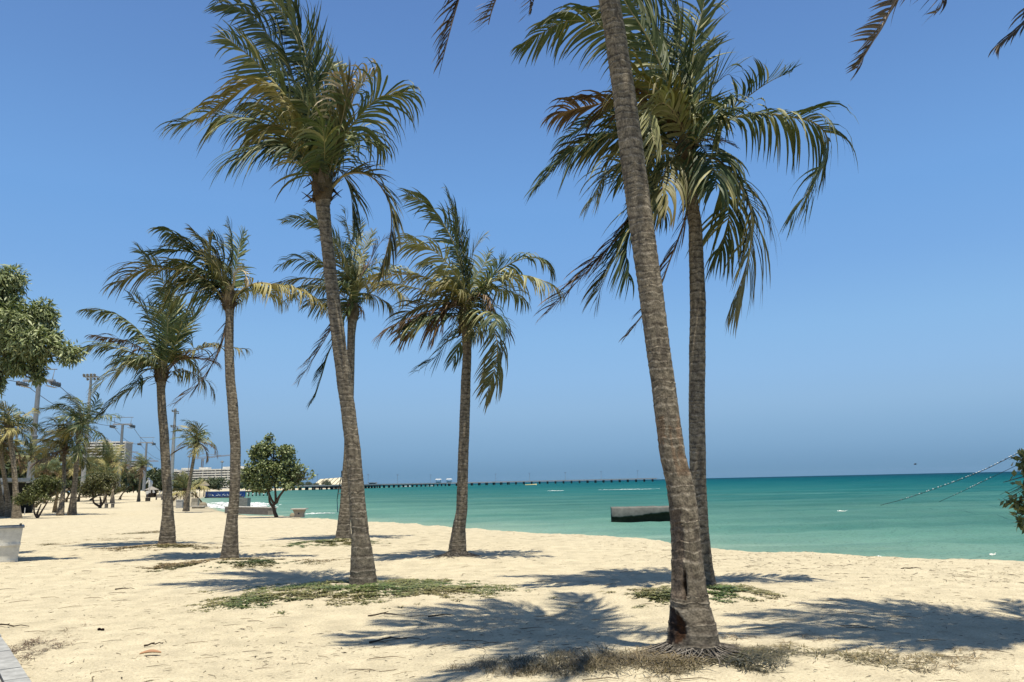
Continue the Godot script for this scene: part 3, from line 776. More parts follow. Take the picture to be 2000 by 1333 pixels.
func floodlight(label: String, at: Vector3, h: float, r: float, tiers: Array, lamps: int) -> void:
	var t := thing("floodlight_mast", label, "floodlight", at, "floodlight masts behind the beach")
	rod("pole", [Vector3.ZERO, Vector3(0, h * 0.5, 0), Vector3(0, h, 0)], [r, r * 0.8, r * 0.5], "steel", t, Color(0.40, 0.41, 0.40), 10)
	for k in tiers.size():
		var y: float = h - tiers[k][0]
		var half: float = tiers[k][1]
		piece("crossbar", Vector3(0, y, 0.3), Vector3(half * 2.0, 0.16, 0.16), "steel", t, Color(0.3, 0.3, 0.3))
		piece("crossbar", Vector3(0, y, -0.3), Vector3(half * 2.0, 0.16, 0.16), "steel", t, Color(0.3, 0.3, 0.3))
		for i in lamps:
			for s in [-1.0, 1.0]:
				var x := half * (2.0 * (i + 0.5) / lamps - 1.0)
				var m := MB.new()
				m.lathe(Vector3.ZERO, [Vector2(0.02, -0.30), Vector2(0.2, -0.28), Vector2(0.30, 0.05), Vector2(0.46, 0.30), Vector2(0.40, 0.32), Vector2(0.02, 0.27)], 10, Color(0.22, 0.22, 0.21))
				var o := obj("lamp", m.mesh(), "steel", t, Vector3(x, y + 0.25 * s, 0.45 * s))
				o.rotation.x = s * 1.9
				o.scale = Vector3.ONE * (half / lamps * 1.9)


func pylon(label: String, at: Vector3, h: float, r: float, yaw: float) -> void:
	var t := thing("cable_car_pylon", label, "pylon", at, "cable car pylons in a row", yaw)
	var c := Color(0.20, 0.21, 0.22)
	rod("column", [Vector3.ZERO, Vector3(0, h * 0.5, 0), Vector3(0, h * 0.502, 0), Vector3(0, h, 0)], [r, r * 0.88, r * 0.72, r * 0.6], "steel", t, Color(0.24, 0.26, 0.28), 12)
	var col := MB.new()
	col.lathe(Vector3.ZERO, [Vector2(r * 0.75, -0.15), Vector2(r * 1.05, -0.12), Vector2(r * 1.05, 0.12), Vector2(r * 0.75, 0.15)], 14, c)
	obj("flange", col.mesh(), "steel", t, Vector3(0, h * 0.5, 0))
	piece("crossarm", Vector3(0, h + 0.1, 0), Vector3(3.1, 0.24, 0.38), "steel", t, Color(0.42, 0.44, 0.46))
	var m := MB.new()
	m.tube([Vector3(-1.3, h + 0.2, 0), Vector3(-1.45, h + 1.3, 0), Vector3(1.45, h + 1.3, 0), Vector3(1.3, h + 0.2, 0)], [0.05, 0.05, 0.05, 0.05], 6, c)
	m.tube([Vector3(-1.7, h + 1.31, 0), Vector3(1.7, h + 1.31, 0)], [0.055, 0.055], 6, c)
	obj("gantry", m.mesh(), "steel", t)
	for s in [-1.0, 1.0]:
		piece("sheave_frame", Vector3(s * 1.5, h - 0.22, 0), Vector3(0.24, 0.2, 1.9), "steel", t, c)
		for k in 4:
			var w := MB.new()
			w.lathe(Vector3.ZERO, [Vector2(0.03, -0.09), Vector2(0.27, -0.09), Vector2(0.22, 0.0), Vector2(0.27, 0.09), Vector2(0.03, 0.09)], 12, Color(0.1, 0.1, 0.1))
			var o := obj("sheave", w.mesh(), "steel", t, Vector3(s * 1.68, h - 0.26, -0.75 + 0.5 * k))
			o.rotation.z = PI / 2
		piece("walkway", Vector3(s * 1.25, h - 0.55, 0), Vector3(0.32, 0.04, 2.0), "steel", t, Color(0.36, 0.36, 0.36))


func street_lamp(label: String, at: Vector3, h: float, wide: float) -> void:
	var t := thing("street_lamp", label, "street lamp", at, "tall lamps before the hotels")
	rod("pole", [Vector3.ZERO, Vector3(0, h, 0)], [0.28, 0.16], "steel", t, Color(0.25, 0.25, 0.25), 6)
	var m := MB.new()
	m.lathe(Vector3(0, h, 0), [Vector2(0.05, 1.0), Vector2(wide * 0.5, 0.5), Vector2(wide, 0.3), Vector2(wide * 0.9, 0.0), Vector2(0.1, -0.2)], 12, Color(0.14, 0.15, 0.16))
	obj("lamp_ring", m.mesh(), "steel", t)


func leaf_cloud(m: MB, blobs: Array, count: int, size: float, wide: float, dark: Color, light: Color, droop: float, r: RandomNumberGenerator, shell := 0.55) -> void:
	# single leaves strewn through a crown; blobs are [centre, radii]
	var total := 0.0
	for q in blobs: total += q[1].x * q[1].y + 0.001
	for q in blobs:
		var cnt := int(count * (q[1].x * q[1].y + 0.001) / total)
		for i in cnt:
			var d := Vector3(r.randfn(), r.randfn(), r.randfn()).normalized()
			var k := pow(r.randf(), shell) * (0.82 + 0.3 * soft.get_noise_3d(d.x * 30.0 + q[0].x * 9.0, d.y * 30.0 + q[0].y * 9.0, d.z * 30.0))
			if rough.get_noise_3d((q[0].x + d.x * q[1].x * k) * 14.0 / size * 0.12, (q[0].y + d.y * q[1].y * k) * 14.0 / size * 0.12, (q[0].z + d.z * q[1].z * k) * 14.0 / size * 0.12) < -0.22: continue
			var p: Vector3 = q[0] + Vector3(d.x * q[1].x, d.y * q[1].y, d.z * q[1].z) * k
			var axis := (d * 0.6 + Vector3(r.randfn(), r.randfn() - droop, r.randfn()) * 0.8).normalized()
			var nn := (d * 0.5 + Vector3.UP * 0.7 + Vector3(r.randfn(), r.randfn(), r.randfn()) * 0.55)
			nn = (nn - axis * nn.dot(axis)).normalized()
			var s := axis.cross(nn)
			var L := size * r.randf_range(0.65, 1.25)
			var W := wide * r.randf_range(0.7, 1.2)
			var col := dark.lerp(light, r.randf() * r.randf() + 0.25 * r.randf())
			var sag := -nn * L * 0.12
			var a := m.add(p, nn, col)
			var b := m.add(p + axis * L * 0.45 + s * W * 0.5, (nn + s * 0.35).normalized(), col)
			var c := m.add(p + axis * L + sag, nn, col)
			var e := m.add(p + axis * L * 0.45 - s * W * 0.5, (nn - s * 0.35).normalized(), col)
			m.tri(a, b, c)
			m.tri(a, c, e)


func treeline(called: String, label: String, a: Vector3, b: Vector3, h: float, deep: float, count: int, dark: Color, light: Color, seed_: int) -> void:
	var r := RandomNumberGenerator.new()
	r.seed = seed_
	var blobs := []
	var n := maxi(4, int((b - a).length() / h * 1.4))
	for i in n:
		var k := h * r.randf_range(0.55, 1.0)
		var p := a.lerp(b, (i + r.randf()) / n) + Vector3(r.randf_range(-0.5, 0.5) * h, 0, r.randf_range(-1, 1) * deep)
		blobs.append([p + Vector3(0, k * 0.45, 0), Vector3(k * 0.8, k * 0.55, k * 0.8)])
	var m := MB.new()
	leaf_cloud(m, blobs, count, h * 0.13, h * 0.07, dark, light, 0.1, r, 0.4)
	var o := obj(called, m.mesh(), "leaf")
	tag(o, label, "trees", "", "stuff")


func far_land() -> void:
	hotel("hotel", "long white hotel with dark balcony rows between the twin left palms and the leafy tree", Vector3(-348.81, 0.73, -900.00), 84, 16, 8, 2.76, 17, -0.04, Color(0.84, 0.82, 0.75), 4)
	hotel("hotel", "stepped white hotel wing left of the long one, behind the thick ringed trunk", Vector3(-393.73, 1.97, -870.00), 37.12, 14, 7, 2.726, 8, 0.06, Color(0.84, 0.82, 0.75), 2)
	hotel("apartment_tower", "tall white apartment tower with dark window bands behind the small crane", Vector3(-422.98, 2.74, -800.00), 38.4, 18, 17, 2.827, 8, 0.10, Color(0.76, 0.75, 0.72), 1)
	hotel("apartment_building", "grey building under construction with white top storeys right of the tall tower", Vector3(-417.58, 2.12, -850.00), 14.73, 14, 11, 2.607, 4, 0.0, Color(0.55, 0.55, 0.53), 1)
	hotel("office_building", "low dark glass building under the stepped hotel wing, behind the white figure", Vector3(-195.03, 1.62, -420.00), 12.32, 12, 4, 1.82, 5, 0.0, Color(0.33, 0.36, 0.40), 0)
	crane("long tower crane standing above the middle of the long white hotel", Vector3(-402.66, 0.96, -1000.00), 38.67, 34.67, 12.67, 0.08, 4.0)
	crane("crane with a level jib just right of the apartment tower and the dark pylon", Vector3(-496.30, 3.16, -980.00), 45.73, 19.6, 3.267, 0.0)
	crane("short crane over the grey building under construction", Vector3(-477.97, 2.95, -960.00), 38.4, 17.92, 5.12, -0.1, -3.0)
	crane("low crane whose jib pokes out right of the third pylon", Vector3(-470.80, 2.51, -990.00), 34.98, 15.84, 4.62, 0.0)
	street_lamp("tall lamp with a round ring of lights above the palm by the grey box", Vector3(-176.29, 1.48, -420.00), 17.36, 1.12)
	street_lamp("tall lamp with a round ring of lights before the right end of the hotel", Vector3(-158.37, 1.10, -420.00), 14.56, 1.12)
	street_lamp("dark lamp mast with a wide ring before the white apartment tower", Vector3(-178.81, 2.16, -330.00), 19.36, 0.99)
	floodlight("tallest floodlight mast, with two clusters of lamps, behind the small single palm", Vector3(-66.20, 1.53, -150.00), 15.7, 0.40, [[0.6, 0.55], [3.6, 0.6]], 3)
	floodlight("floodlight mast with a wide row of round lamps above the bushy palm", Vector3(-66.59, 1.68, -120.00), 18.24, 0.36, [[0.5, 1.1]], 4)
	floodlight("short floodlight mast half hidden by the leftmost palm crown", Vector3(-83.90, 1.61, -130.00), 13.17, 0.28, [[0.6, 0.7]], 2)
	pylon("nearest dark cable car pylon, just below the leafy crown", Vector3(-49.85, 1.62, -80.00), 11.47, 0.352, 0.12)
	pylon("middle cable car pylon, behind the hanging fronds of the left palm", Vector3(-67.69, 1.56, -133.00), 11.26, 0.3458, 0.12)
	pylon("farthest cable car pylon, standing clear against the sky", Vector3(-87.61, 1.54, -184.00), 11.16, 0.368, 0.12)
	for s in [-1.0, 1.0]:
		var tops := [Vector3(-44, 15.5, -20), Vector3(-49.85, 1.62, -80.00) + Vector3(s * 1.68, 11.47 - 0.1, 0), Vector3(-67.69, 1.56, -133.00) + Vector3(s * 1.68, 11.26 - 0.1, 0), Vector3(-87.61, 1.54, -184.00) + Vector3(s * 1.68, 11.16 - 0.1, 0), Vector3(-106.41, 1.66, -240.00) + Vector3(s * 1.68, 9.0, 0)]
		tops[0] += Vector3(s * 2.6, 0, 0)
		var pts := []
		for k in tops.size() - 1:
			for i in 10:
				var u := i / 10.0
				pts.append(tops[k].lerp(tops[k + 1], u) - Vector3(0, 2.2 * u * (1.0 - u) * 2.0, 0))
		var rr := []
		for i in pts.size(): rr.append(0.035)
		var m := MB.new()
		m.tube(pts, rr, 5, Color(0.09, 0.09, 0.1))
		tag(obj("cable_car_cable", m.mesh(), "rope"), ["thin dark cable slung over the left ends of the pylons", "thin dark cable slung over the right ends of the pylons"][int(s > 0.0)], "cable")
	var dk := Color(0.035, 0.055, 0.025)
	var lt := Color(0.11, 0.13, 0.06)
	treeline("mangrove_trees", "low dark green trees in a row below the long hotel", Vector3(-137.22, 1.69, -330.00), Vector3(-112.76, 1.59, -330.00), 6.2, 6, 9000, dk, lt, 3)
	treeline("treeline", "dark trees massed below the pale ribbed roof", Vector3(-182.17, 1.21, -640.00), Vector3(-148.59, 1.31, -640.00), 5.973, 10, 6000, dk, Color(0.08, 0.10, 0.06), 4)
	treeline("treeline", "dense dark green trees behind the hut with the white figure", Vector3(-109.98, 1.55, -215.00), Vector3(-95.32, 1.51, -215.00), 6.6, 5, 14000, dk, lt, 5)
	treeline("treeline", "dark green mass of trees behind the palms at the far left", Vector3(-81.54, 1.70, -120.00), Vector3(-77.82, 1.59, -150.00), 7.4, 4, 24000, dk, lt, 6)
	treeline("treeline", "hedge of dark trees under the apartment tower", Vector3(-124.10, 1.76, -200.00), Vector3(-114.04, 1.62, -230.00), 8.0, 5, 14000, dk, lt, 7)
	# the pale ribbed roof
	var t := thing("ribbed_hall", "pale cream hall with a slanting ribbed roof at the root of the pier", "building", Vector3(-166.63, 0.02, -700.00))
	var u: float = 0.4667
	piece("wall", Vector3(0, 4.0 * u, -9), Vector3(64 * u, 8 * u, 14), "plaster", t, Color(0.5, 0.48, 0.42))
	for i in 7:
		var x0 := (-31.0 + i * 8.9) * u
		var m := MB.new()
		var slant := 9.0 * u
		var up := 20.0 * u - absf(i - 4.5) * 0.5 * u
		m.face(Vector3(x0, 5.5 * u, 4), Vector3(x0 + 8.3 * u, 5.5 * u, 4), Vector3(x0 + 8.3 * u + slant, up, -9), Vector3(x0 + slant, up, -9), Vector3(0, 1, 1), Color(0.66, 0.60, 0.44))
		m.face(Vector3(x0, 4.9 * u, 4), Vector3(x0 + 8.3 * u, 4.9 * u, 4), Vector3(x0 + 8.3 * u, 5.5 * u, 4), Vector3(x0, 5.5 * u, 4), Vector3(0, 0, 1), Color(0.5, 0.46, 0.36))
		m.face(Vector3(x0 + slant, up, -9), Vector3(x0 + 8.3 * u + slant, up, -9), Vector3(x0 + 8.3 * u + slant, up - u, -16), Vector3(x0 + slant, up - u, -16), Vector3(0, 1, 0), Color(0.66, 0.60, 0.44))
		obj("roof_panel", m.mesh(), "plaster", t)
		m = MB.new()
		m.tube([Vector3(x0 + 8.6 * u, 5.2 * u, 3.8), Vector3(x0 + 8.6 * u + slant, up + 0.1, -9)], [0.45, 0.45], 5, Color(0.16, 0.14, 0.11))
		obj("roof_rib", m.mesh(), "plaster", t)


func pier() -> void:
	var t := thing("pier", "long low pier on dark piles reaching out to sea along the horizon", "pier")
	var line := [Vector3(-140.92, -0.35, -481.94), Vector3(-109.51, -0.35, -456.34), Vector3(-97.34, -0.35, -558.00), Vector3(-57.80, -0.35, -647.75), Vector3(-2.70, -0.35, -669.53), Vector3(57.88, -0.35, -659.75), Vector3(116.35, -0.35, -641.20)]
	for i in line.size(): line[i].y = SEA
	var top := 2.6
	var lamp_at := 0.0
	for i in line.size() - 1:
		var a: Vector3 = line[i]
		var b: Vector3 = line[i + 1]
		var d: Vector3 = b - a
		var yaw := -atan2(d.z, d.x)
		var mid := (a + b) * 0.5
		piece("deck", Vector3(mid.x, SEA + top - 0.3, mid.z), Vector3(d.length() + 0.5, 0.55, 5.0), "concrete", t, Color(0.42, 0.42, 0.40), yaw)
		var f := piece("parapet", Vector3(mid.x, SEA + top + 0.16, mid.z) + Vector3(-d.z, 0, d.x).normalized() * 2.3, Vector3(d.length() + 0.4, 0.30, 0.25), "concrete", t, Color(0.55, 0.55, 0.53), yaw)
		f.name = "parapet"
		var n := maxi(3, int(d.length() / 6.5))
		for k in n:
			var p := a.lerp(b, (k + 0.5) / n)
			var o := Vector3(-d.z, 0, d.x).normalized()
			var m := MB.new()
			for s in [-1.0, 1.0]:
				m.tube([p + o * 1.8 * s + Vector3(0, -1.0, 0), p + o * 1.8 * s + Vector3(0, top - 0.5, 0)], [0.55, 0.55], 7, Color(0.07, 0.075, 0.075))
			m.box(p + Vector3(0, top - 0.75, 0), Vector3(0.9, 0.4, 4.8), Color(0.12, 0.12, 0.12), yaw)
			obj("pile_pair", m.mesh(), "concrete", t)
		for k in 2:
			var p := a.lerp(b, 0.25 + 0.5 * k)
			rod("lamp_post", [p + Vector3(0, top, 0), p + Vector3(0, top + 6.5, 0)], [0.13, 0.09], "steel", t, Color(0.3, 0.32, 0.34), 5)
			piece("lamp_head", p + Vector3(0, top + 6.6, 0), Vector3(1.5, 0.22, 0.5), "steel", t, Color(0.2, 0.2, 0.2))
	for k in 2:
		var p: Vector3 = [Vector3(-49.69, 2.03, -505.00), Vector3(-42.90, 2.05, -507.00)][k]
		p.y = SEA + top
		var h := thing("pier_kiosk", ["left one of two small white kiosks on the pier", "right one of two small white kiosks on the pier"][k], "kiosk", p, "kiosks on the pier")
		piece("counter", Vector3(0, 0.45, 0), Vector3(3.0, 0.9, 2.0), "plaster", h, Color(0.6, 0.6, 0.58))
		for s in [Vector2(-1, -1), Vector2(1, -1), Vector2(1, 1), Vector2(-1, 1)]:
			piece("post", Vector3(s.x * 1.4, 1.5, s.y * 0.9), Vector3(0.2, 1.2, 0.2), "plaster", h, Color(0.7, 0.7, 0.68))
		piece("roof", Vector3(0, 2.35, 0), Vector3(4.0, 0.5, 3.0), "plaster", h, Color(0.72, 0.72, 0.70), 0.0, Vector2(0.7, 0.6))
	boat("yellow_boat", "long low yellow motor boat in front of the pier", Vector3(9.97, -0.35, -493.74), 7.5, Color(0.75, 0.66, 0.32), 0.05)
	boat("white_boat", "white boat with a canopy moored off the near end of the pier", Vector3(-111.69, -0.35, -799.42), 9.0, Color(0.7, 0.72, 0.72), 0.1)
	boat("white_boat", "small white boat tilted on a wave left of the pier kiosks", Vector3(-85.37, -0.35, -788.69), 6.0, Color(0.75, 0.76, 0.76), -0.1)
	# scrub and low sheds where the pier leaves the land
	var sh := thing("shed", "low dark-windowed shed at the root of the pier just right of the big leaning trunk", "shed", Vector3(-102.11, 1.29, -560.00))
	sh.position.y = SEA + 2.3
	piece("wall", Vector3(0, 0.7, 0), Vector3(5.5, 1.5, 3), "plaster", sh, Color(0.55, 0.55, 0.53))
	piece("window", Vector3(0, 0.85, 1.55), Vector3(4.2, 0.7, 0.1), "glass", sh, Color(0.03, 0.03, 0.035))
	piece("roof", Vector3(0, 1.6, 0), Vector3(6.2, 0.25, 3.8), "plaster", sh, Color(0.35, 0.36, 0.36))


func boat(called: String, label: String, at: Vector3, l: float, col: Color, yaw: float) -> void:
	var t := thing(called, label, "boat", Vector3(at.x, SEA, at.z), "", yaw)
	var m := MB.new()
	var prev := []
	for i in 13:
		var k := i / 12.0
		var w: float = l * 0.11 * (1.0 - pow(maxf(0.0, k - 0.35) / 0.65, 2.2)) * (0.85 + 0.15 * minf(1.0, k * 4.0))
		var y := l * (0.055 + 0.045 * k * k)
		var ring := []
		for q in [Vector2(-1, 1), Vector2(-0.8, 0.2), Vector2(0, -0.25), Vector2(0.8, 0.2), Vector2(1, 1), Vector2(0.86, 0.96), Vector2(0.7, 0.4), Vector2(-0.7, 0.4), Vector2(-0.86, 0.96)]:
			ring.append(m.add(Vector3((k - 0.5) * l, y * q.y, w * q.x), Vector3(0, q.y * 0.2 + 0.2, q.x).normalized(), col))
		if prev:
			for q in ring.size():
				m.quad(prev[q], prev[(q + 1) % 9], ring[(q + 1) % 9], ring[q])
		else:
			for q in 7: m.tri(ring[0], ring[q + 1], ring[q + 2])
		prev = ring
	obj("hull", m.mesh(), "paint", t)
	for k in [0.35, 0.55]:
		piece("bench", Vector3((k - 0.5) * l, l * 0.045, 0), Vector3(l * 0.04, l * 0.012, l * 0.17), "paint", t, Color(0.4, 0.36, 0.3))
	if called == "white_boat":
		for s in [Vector2(-1, -1), Vector2(1, -1), Vector2(1, 1), Vector2(-1, 1)]:
			rod("canopy_post", [Vector3(s.x * l * 0.15, l * 0.04, s.y * l * 0.08), Vector3(s.x * l * 0.15, l * 0.2, s.y * l * 0.08)], [0.05, 0.05], "steel", t, Color(0.5, 0.5, 0.5), 5)
		piece("canopy", Vector3(0, l * 0.205, 0), Vector3(l * 0.38, l * 0.015, l * 0.2), "paint", t, Color(0.25, 0.32, 0.36))
	piece("outboard_motor", Vector3(-l * 0.52, l * 0.06, 0), Vector3(l * 0.04, l * 0.09, l * 0.04), "paint", t, Color(0.05, 0.05, 0.05))


# ---------------------------------------------------------------- things on the far beach
func thatched_roof(m: MB, at: Vector3, w: float, h: float, col: Color) -> void:
	m.lathe(at, [Vector2(w * 0.98, -0.06), Vector2(w, 0.0), Vector2(w * 0.62, h * 0.42), Vector2(w * 0.28, h * 0.78), Vector2(w * 0.06, h), Vector2(0.01, h * 1.02)], 12, col)


func beach_far() -> void:
	var g := Vector3(-83.44, -0.00, -179.16)
	var t := thing("beach_hut", "small dark hut with a pale pointed roof under the white figure", "hut", g)
	for i in 6:
		var a := TAU * i / 6.0
		piece("post", Vector3(cos(a) * 1.05, 0.85, sin(a) * 1.05), Vector3(0.14, 1.7, 0.14), "bark", t, Color(0.09, 0.07, 0.05))
	for i in 5:
		var a := TAU * (i + 0.5) / 6.0 + 0.55
		piece("wall_panel", Vector3(cos(a) * 0.95, 0.5, sin(a) * 0.95), Vector3(0.08, 1.0, 0.9), "bark", t, Color(0.10, 0.075, 0.055), -a)
	piece("counter", Vector3(0, 0.95, 0.95), Vector3(1.5, 0.08, 0.4), "bark", t, Color(0.25, 0.2, 0.15))
	var m := MB.new()
	thatched_roof(m, Vector3(0, 1.7, 0), 1.55, 0.75, Color(0.50, 0.46, 0.40))
	obj("roof", m.mesh(), "thatch", t)
	# the white sculpted figure behind the hut: on a sloping rock plinth, bent forward
	var f: Vector3 = Vector3(-87.21, 1.39, -186.00) * Vector3(1, 0, 1)
	t = thing("statue", "white bent figure statue rising on a plinth behind the pointed hut roof", "statue", f)
	m = MB.new()
	m.tube([Vector3(0.5, 0, 0), Vector3(0.35, 1.3, 0), Vector3(0.15, 2.3, 0)], [1.1, 0.85, 0.42], 10, Color(0.70, 0.69, 0.66))
	obj("plinth", m.mesh(), "rock", t)
	m = MB.new()
	var wh := Color(0.80, 0.80, 0.78)
	m.tube([Vector3(0.2, 2.2, 0), Vector3(0.15, 2.6, 0), Vector3(0.22, 3.1, 0), Vector3(0.1, 3.6, 0), Vector3(-0.15, 3.95, 0), Vector3(-0.22, 4.1, 0)], [0.36, 0.40, 0.44, 0.5, 0.34, 0.14], 12, wh)
	m.tube([Vector3(-0.2, 3.98, 0), Vector3(-0.3, 4.2, 0), Vector3(-0.32, 4.42, 0), Vector3(-0.3, 4.58, 0)], [0.12, 0.27, 0.30, 0.12], 12, wh)
	m.tube([Vector3(-0.25, 3.8, 0.35), Vector3(-0.62, 3.3, 0.4), Vector3(-1.0, 2.95, 0.3), Vector3(-1.12, 2.8, 0.25)], [0.2, 0.17, 0.12, 0.08], 8, wh)
	m.tube([Vector3(0.3, 3.7, -0.3), Vector3(0.45, 3.2, -0.35), Vector3(0.1, 2.9, 0.1)], [0.2, 0.17, 0.1], 8, wh)
	obj("figure", m.mesh(), "plaster", t)
	# open sun shelter with white chairs beyond the thick trunk
	var p := Vector3(-67.80, 0.00, -156.12)
	t = thing("sun_shelter", "grey thatched sun shelter beside the single palm, over white tables", "shelter", p + Vector3(0, 0, -14))
	m = MB.new()
	thatched_roof(m, Vector3(0, 2.35, 0), 1.15, 0.95, Color(0.42, 0.37, 0.30))
	obj("roof", m.mesh(), "thatch", t)
	rod("post", [Vector3.ZERO, Vector3(0, 2.9, 0)], [0.12, 0.1], "bark", t, Color(0.2, 0.15, 0.1))
	for s in [-1.0, 1.0]:
		rod("post", [Vector3(s * 0.85, 0, 0.2), Vector3(s * 0.85, 2.4, 0.2)], [0.06, 0.06], "bark", t, Color(0.2, 0.15, 0.1))
	for k in 3:
		var q := p + Vector3(-0.2 + 1.5 * k, 0, -2.0 - 1.5 * (k % 2))
		t = thing("white_table", ["white table nearest the thick ringed trunk, under the shelter", "white table in the middle under the shelter", "white table closest to the single palm under the shelter"][k], "table", q, "white tables under the shelter")
		piece("table_top", Vector3(0, 1.0, 0), Vector3(1.15, 0.09, 1.0), "paint", t, Color(0.75, 0.75, 0.73))
		for s in [Vector2(-1, -1), Vector2(1, -1), Vector2(1, 1), Vector2(-1, 1)]:
			piece("leg", Vector3(s.x * 0.42, 0.48, s.y * 0.38), Vector3(0.09, 0.96, 0.09), "paint", t, Color(0.06, 0.06, 0.06))
	for k in 4:
		var q := Vector3(-74.98, -0.00, -164.01) + Vector3(-0.7 + 0.42 * k, 0, -2.0 - 0.5 * (k % 2))
		t = thing("white_chair", ["upright white chair touching the hut's right side", "second white chair out from the hut", "third white chair out from the hut", "white chair farthest from the hut, next to the thick trunk"][k], "chair", q, "white chairs beside the hut")
		piece("seat", Vector3(0, 0.45, 0), Vector3(0.4, 0.05, 0.4), "paint", t, Color(0.78, 0.77, 0.72))
		piece("backrest", Vector3(0, 0.95, -0.2), Vector3(0.36, 0.95, 0.05), "paint", t, Color(0.78, 0.77, 0.72), 0.0, Vector2(0.75, 1))
		for s in [Vector2(-1, -1), Vector2(1, -1), Vector2(1, 1), Vector2(-1, 1)]:
			piece("leg", Vector3(s.x * 0.17, 0.21, s.y * 0.17), Vector3(0.05, 0.42, 0.05), "paint", t, Color(0.7, 0.7, 0.66))
	t = thing("beach_bench", "slatted grey bench before the white chairs", "bench", Vector3(-59.03, 0.00, -129.53))
	for k in 4: piece("slat", Vector3(0, 0.42 + 0.16 * k, -0.12 * k), Vector3(1.1, 0.12, 0.05), "bark", t, Color(0.36, 0.32, 0.27))
	for s in [-1.0, 1.0]: piece("leg", Vector3(s * 0.45, 0.3, 0), Vector3(0.09, 0.6, 0.4), "bark", t, Color(0.25, 0.22, 0.2))
	t = thing("crate", "small dark crate on the sand before the hut", "crate", Vector3(-53.84, 0.00, -114.55))
	piece("body", Vector3(0, 0.25, 0), Vector3(0.52, 0.46, 0.5), "bark", t, Color(0.09, 0.08, 0.07))
	piece("lid", Vector3(0, 0.5, 0), Vector3(0.58, 0.05, 0.56), "bark", t, Color(0.2, 0.18, 0.16))
	person("person in a white top and dark trousers standing at the hut's left side", Vector3(-74.79, 0.00, -158.60), Color(0.7, 0.7, 0.68), Color(0.05, 0.05, 0.06))
	# grey box, slab and block around the single palm's foot
	t = thing("utility_box", "pale grey upright concrete box left of the single palm's foot", "box", Vector3(-29.63, 0.00, -69.08), "", 0.15)
	piece("body", Vector3(0, 0.33, 0), Vector3(0.52, 0.66, 0.42), "concrete", t, Color(0.48, 0.48, 0.46))
	piece("lid", Vector3(0, 0.69, 0), Vector3(0.58, 0.06, 0.48), "concrete", t, Color(0.56, 0.56, 0.54))
	t = thing("concrete_block", "squarish concrete block standing right of the single palm's foot", "block", Vector3(-30.24, 0.00, -73.86), "", 0.1)
	piece("base", Vector3(0, 0.2, 0), Vector3(0.62, 0.4, 0.5), "concrete", t, Color(0.5, 0.46, 0.38))
	piece("top", Vector3(0.03, 0.58, 0), Vector3(0.58, 0.36, 0.45), "concrete", t, Color(0.36, 0.33, 0.27))
	t = thing("concrete_slab", "thin flat concrete slab lying on the sand right of the single palm", "slab", Vector3(-26.98, 0.00, -66.67), "", -0.05)
	piece("top", Vector3(0, 0.16, 0), Vector3(1.25, 0.09, 0.7), "concrete", t, Color(0.55, 0.52, 0.45))
	piece("base", Vector3(0, 0.06, 0), Vector3(0.9, 0.12, 0.5), "concrete", t, Color(0.3, 0.28, 0.24))
	m = MB.new()
	m.lathe(Vector3.ZERO, [Vector2(0.42, -0.05), Vector2(0.40, 0.12), Vector2(0.28, 0.27), Vector2(0.05, 0.33), Vector2(0.0, 0.33)], 9, Color(0.33, 0.28, 0.2))
	tag(obj("boulder", m.mesh(), "rock", null, Vector3(-30.98, 0.00, -77.64)), "rounded brown boulder behind the thin slab", "boulder")
	# blue barrier with white script, floating off the far beach
	var a := Vector3(-67.86, -0.35, -171.28)
	var b := Vector3(-57.20, -0.35, -165.09)
	t = thing("blue_banner_float", "long blue floating barrier with white script at the far end of the beach", "banner", a, "", -atan2((b - a).z, (b - a).x))
	var l := (b - a).length()
	var u: float = 0.128
	var ux := l / 76.0
	piece("banner", Vector3(l * 0.5, 0.12 + 4.9 * u, 0), Vector3(l, 9.0 * u, 0.25), "paint", t, Color(0.015, 0.10, 0.42))
	piece("top_rail", Vector3(l * 0.5, 0.12 + 9.9 * u, 0), Vector3(l + 0.1, 1.0 * u, 0.5), "paint", t, Color(0.75, 0.76, 0.76))
	for k in 6:
		var fl := MB.new()
		fl.tube([Vector3(-0.75, 0, 0), Vector3(0.75, 0, 0)], [0.35, 0.35], 9, Color(0.03, 0.03, 0.035))
		obj("float", fl.mesh(), "paint", t, Vector3(l * (0.06 + 0.17 * k), 0.0, 0))
	var ink := MB.new()
	var strokes := [[6, 3, 7.5, 6.5, 8.5, 7], [9, 3, 10, 6, 10.5, 3.5, 12, 6.5], [13, 3.2, 14.5, 5, 15.5, 3, 17, 3], [22, 3.4, 25, 3, 27, 4.2, 29, 3.2, 31, 3.6], [25, 5.8, 26.4, 6.4], [34, 3.2, 36, 4.6, 39, 3.0, 41, 3.6], [37, 6, 38, 6.3], [43, 3, 44, 7, 44.5, 3.2, 47, 3, 49, 5, 50, 3], [52, 3.2, 53, 7.2], [54, 3, 58, 3.4, 60, 5.5, 61, 3], [63, 3, 66, 4.2, 69, 3, 71, 4.8]]
	for s in strokes:
		var pts := []
		var rr := []
		for i in s.size() / 2:
			pts.append(Vector3(s[i * 2] * ux, 0.12 + s[i * 2 + 1] * u, 0.13))
			rr.append(0.55 * u)
		ink.tube(pts, rr, 6, Color(0.78, 0.80, 0.82))
	obj("lettering", ink.mesh(), "paint", t)
	# short dark jetty behind the leafy tree
	var j0 := Vector3(-65.99, -0.35, -190.78)
	t = thing("jetty", "short dark wooden jetty with white buoys behind the leafy tree's stems", "jetty", j0)
	piece("deck", Vector3(2.9, 1.1, 0), Vector3(6.0, 0.3, 2.0), "bark", t, Color(0.06, 0.06, 0.06))
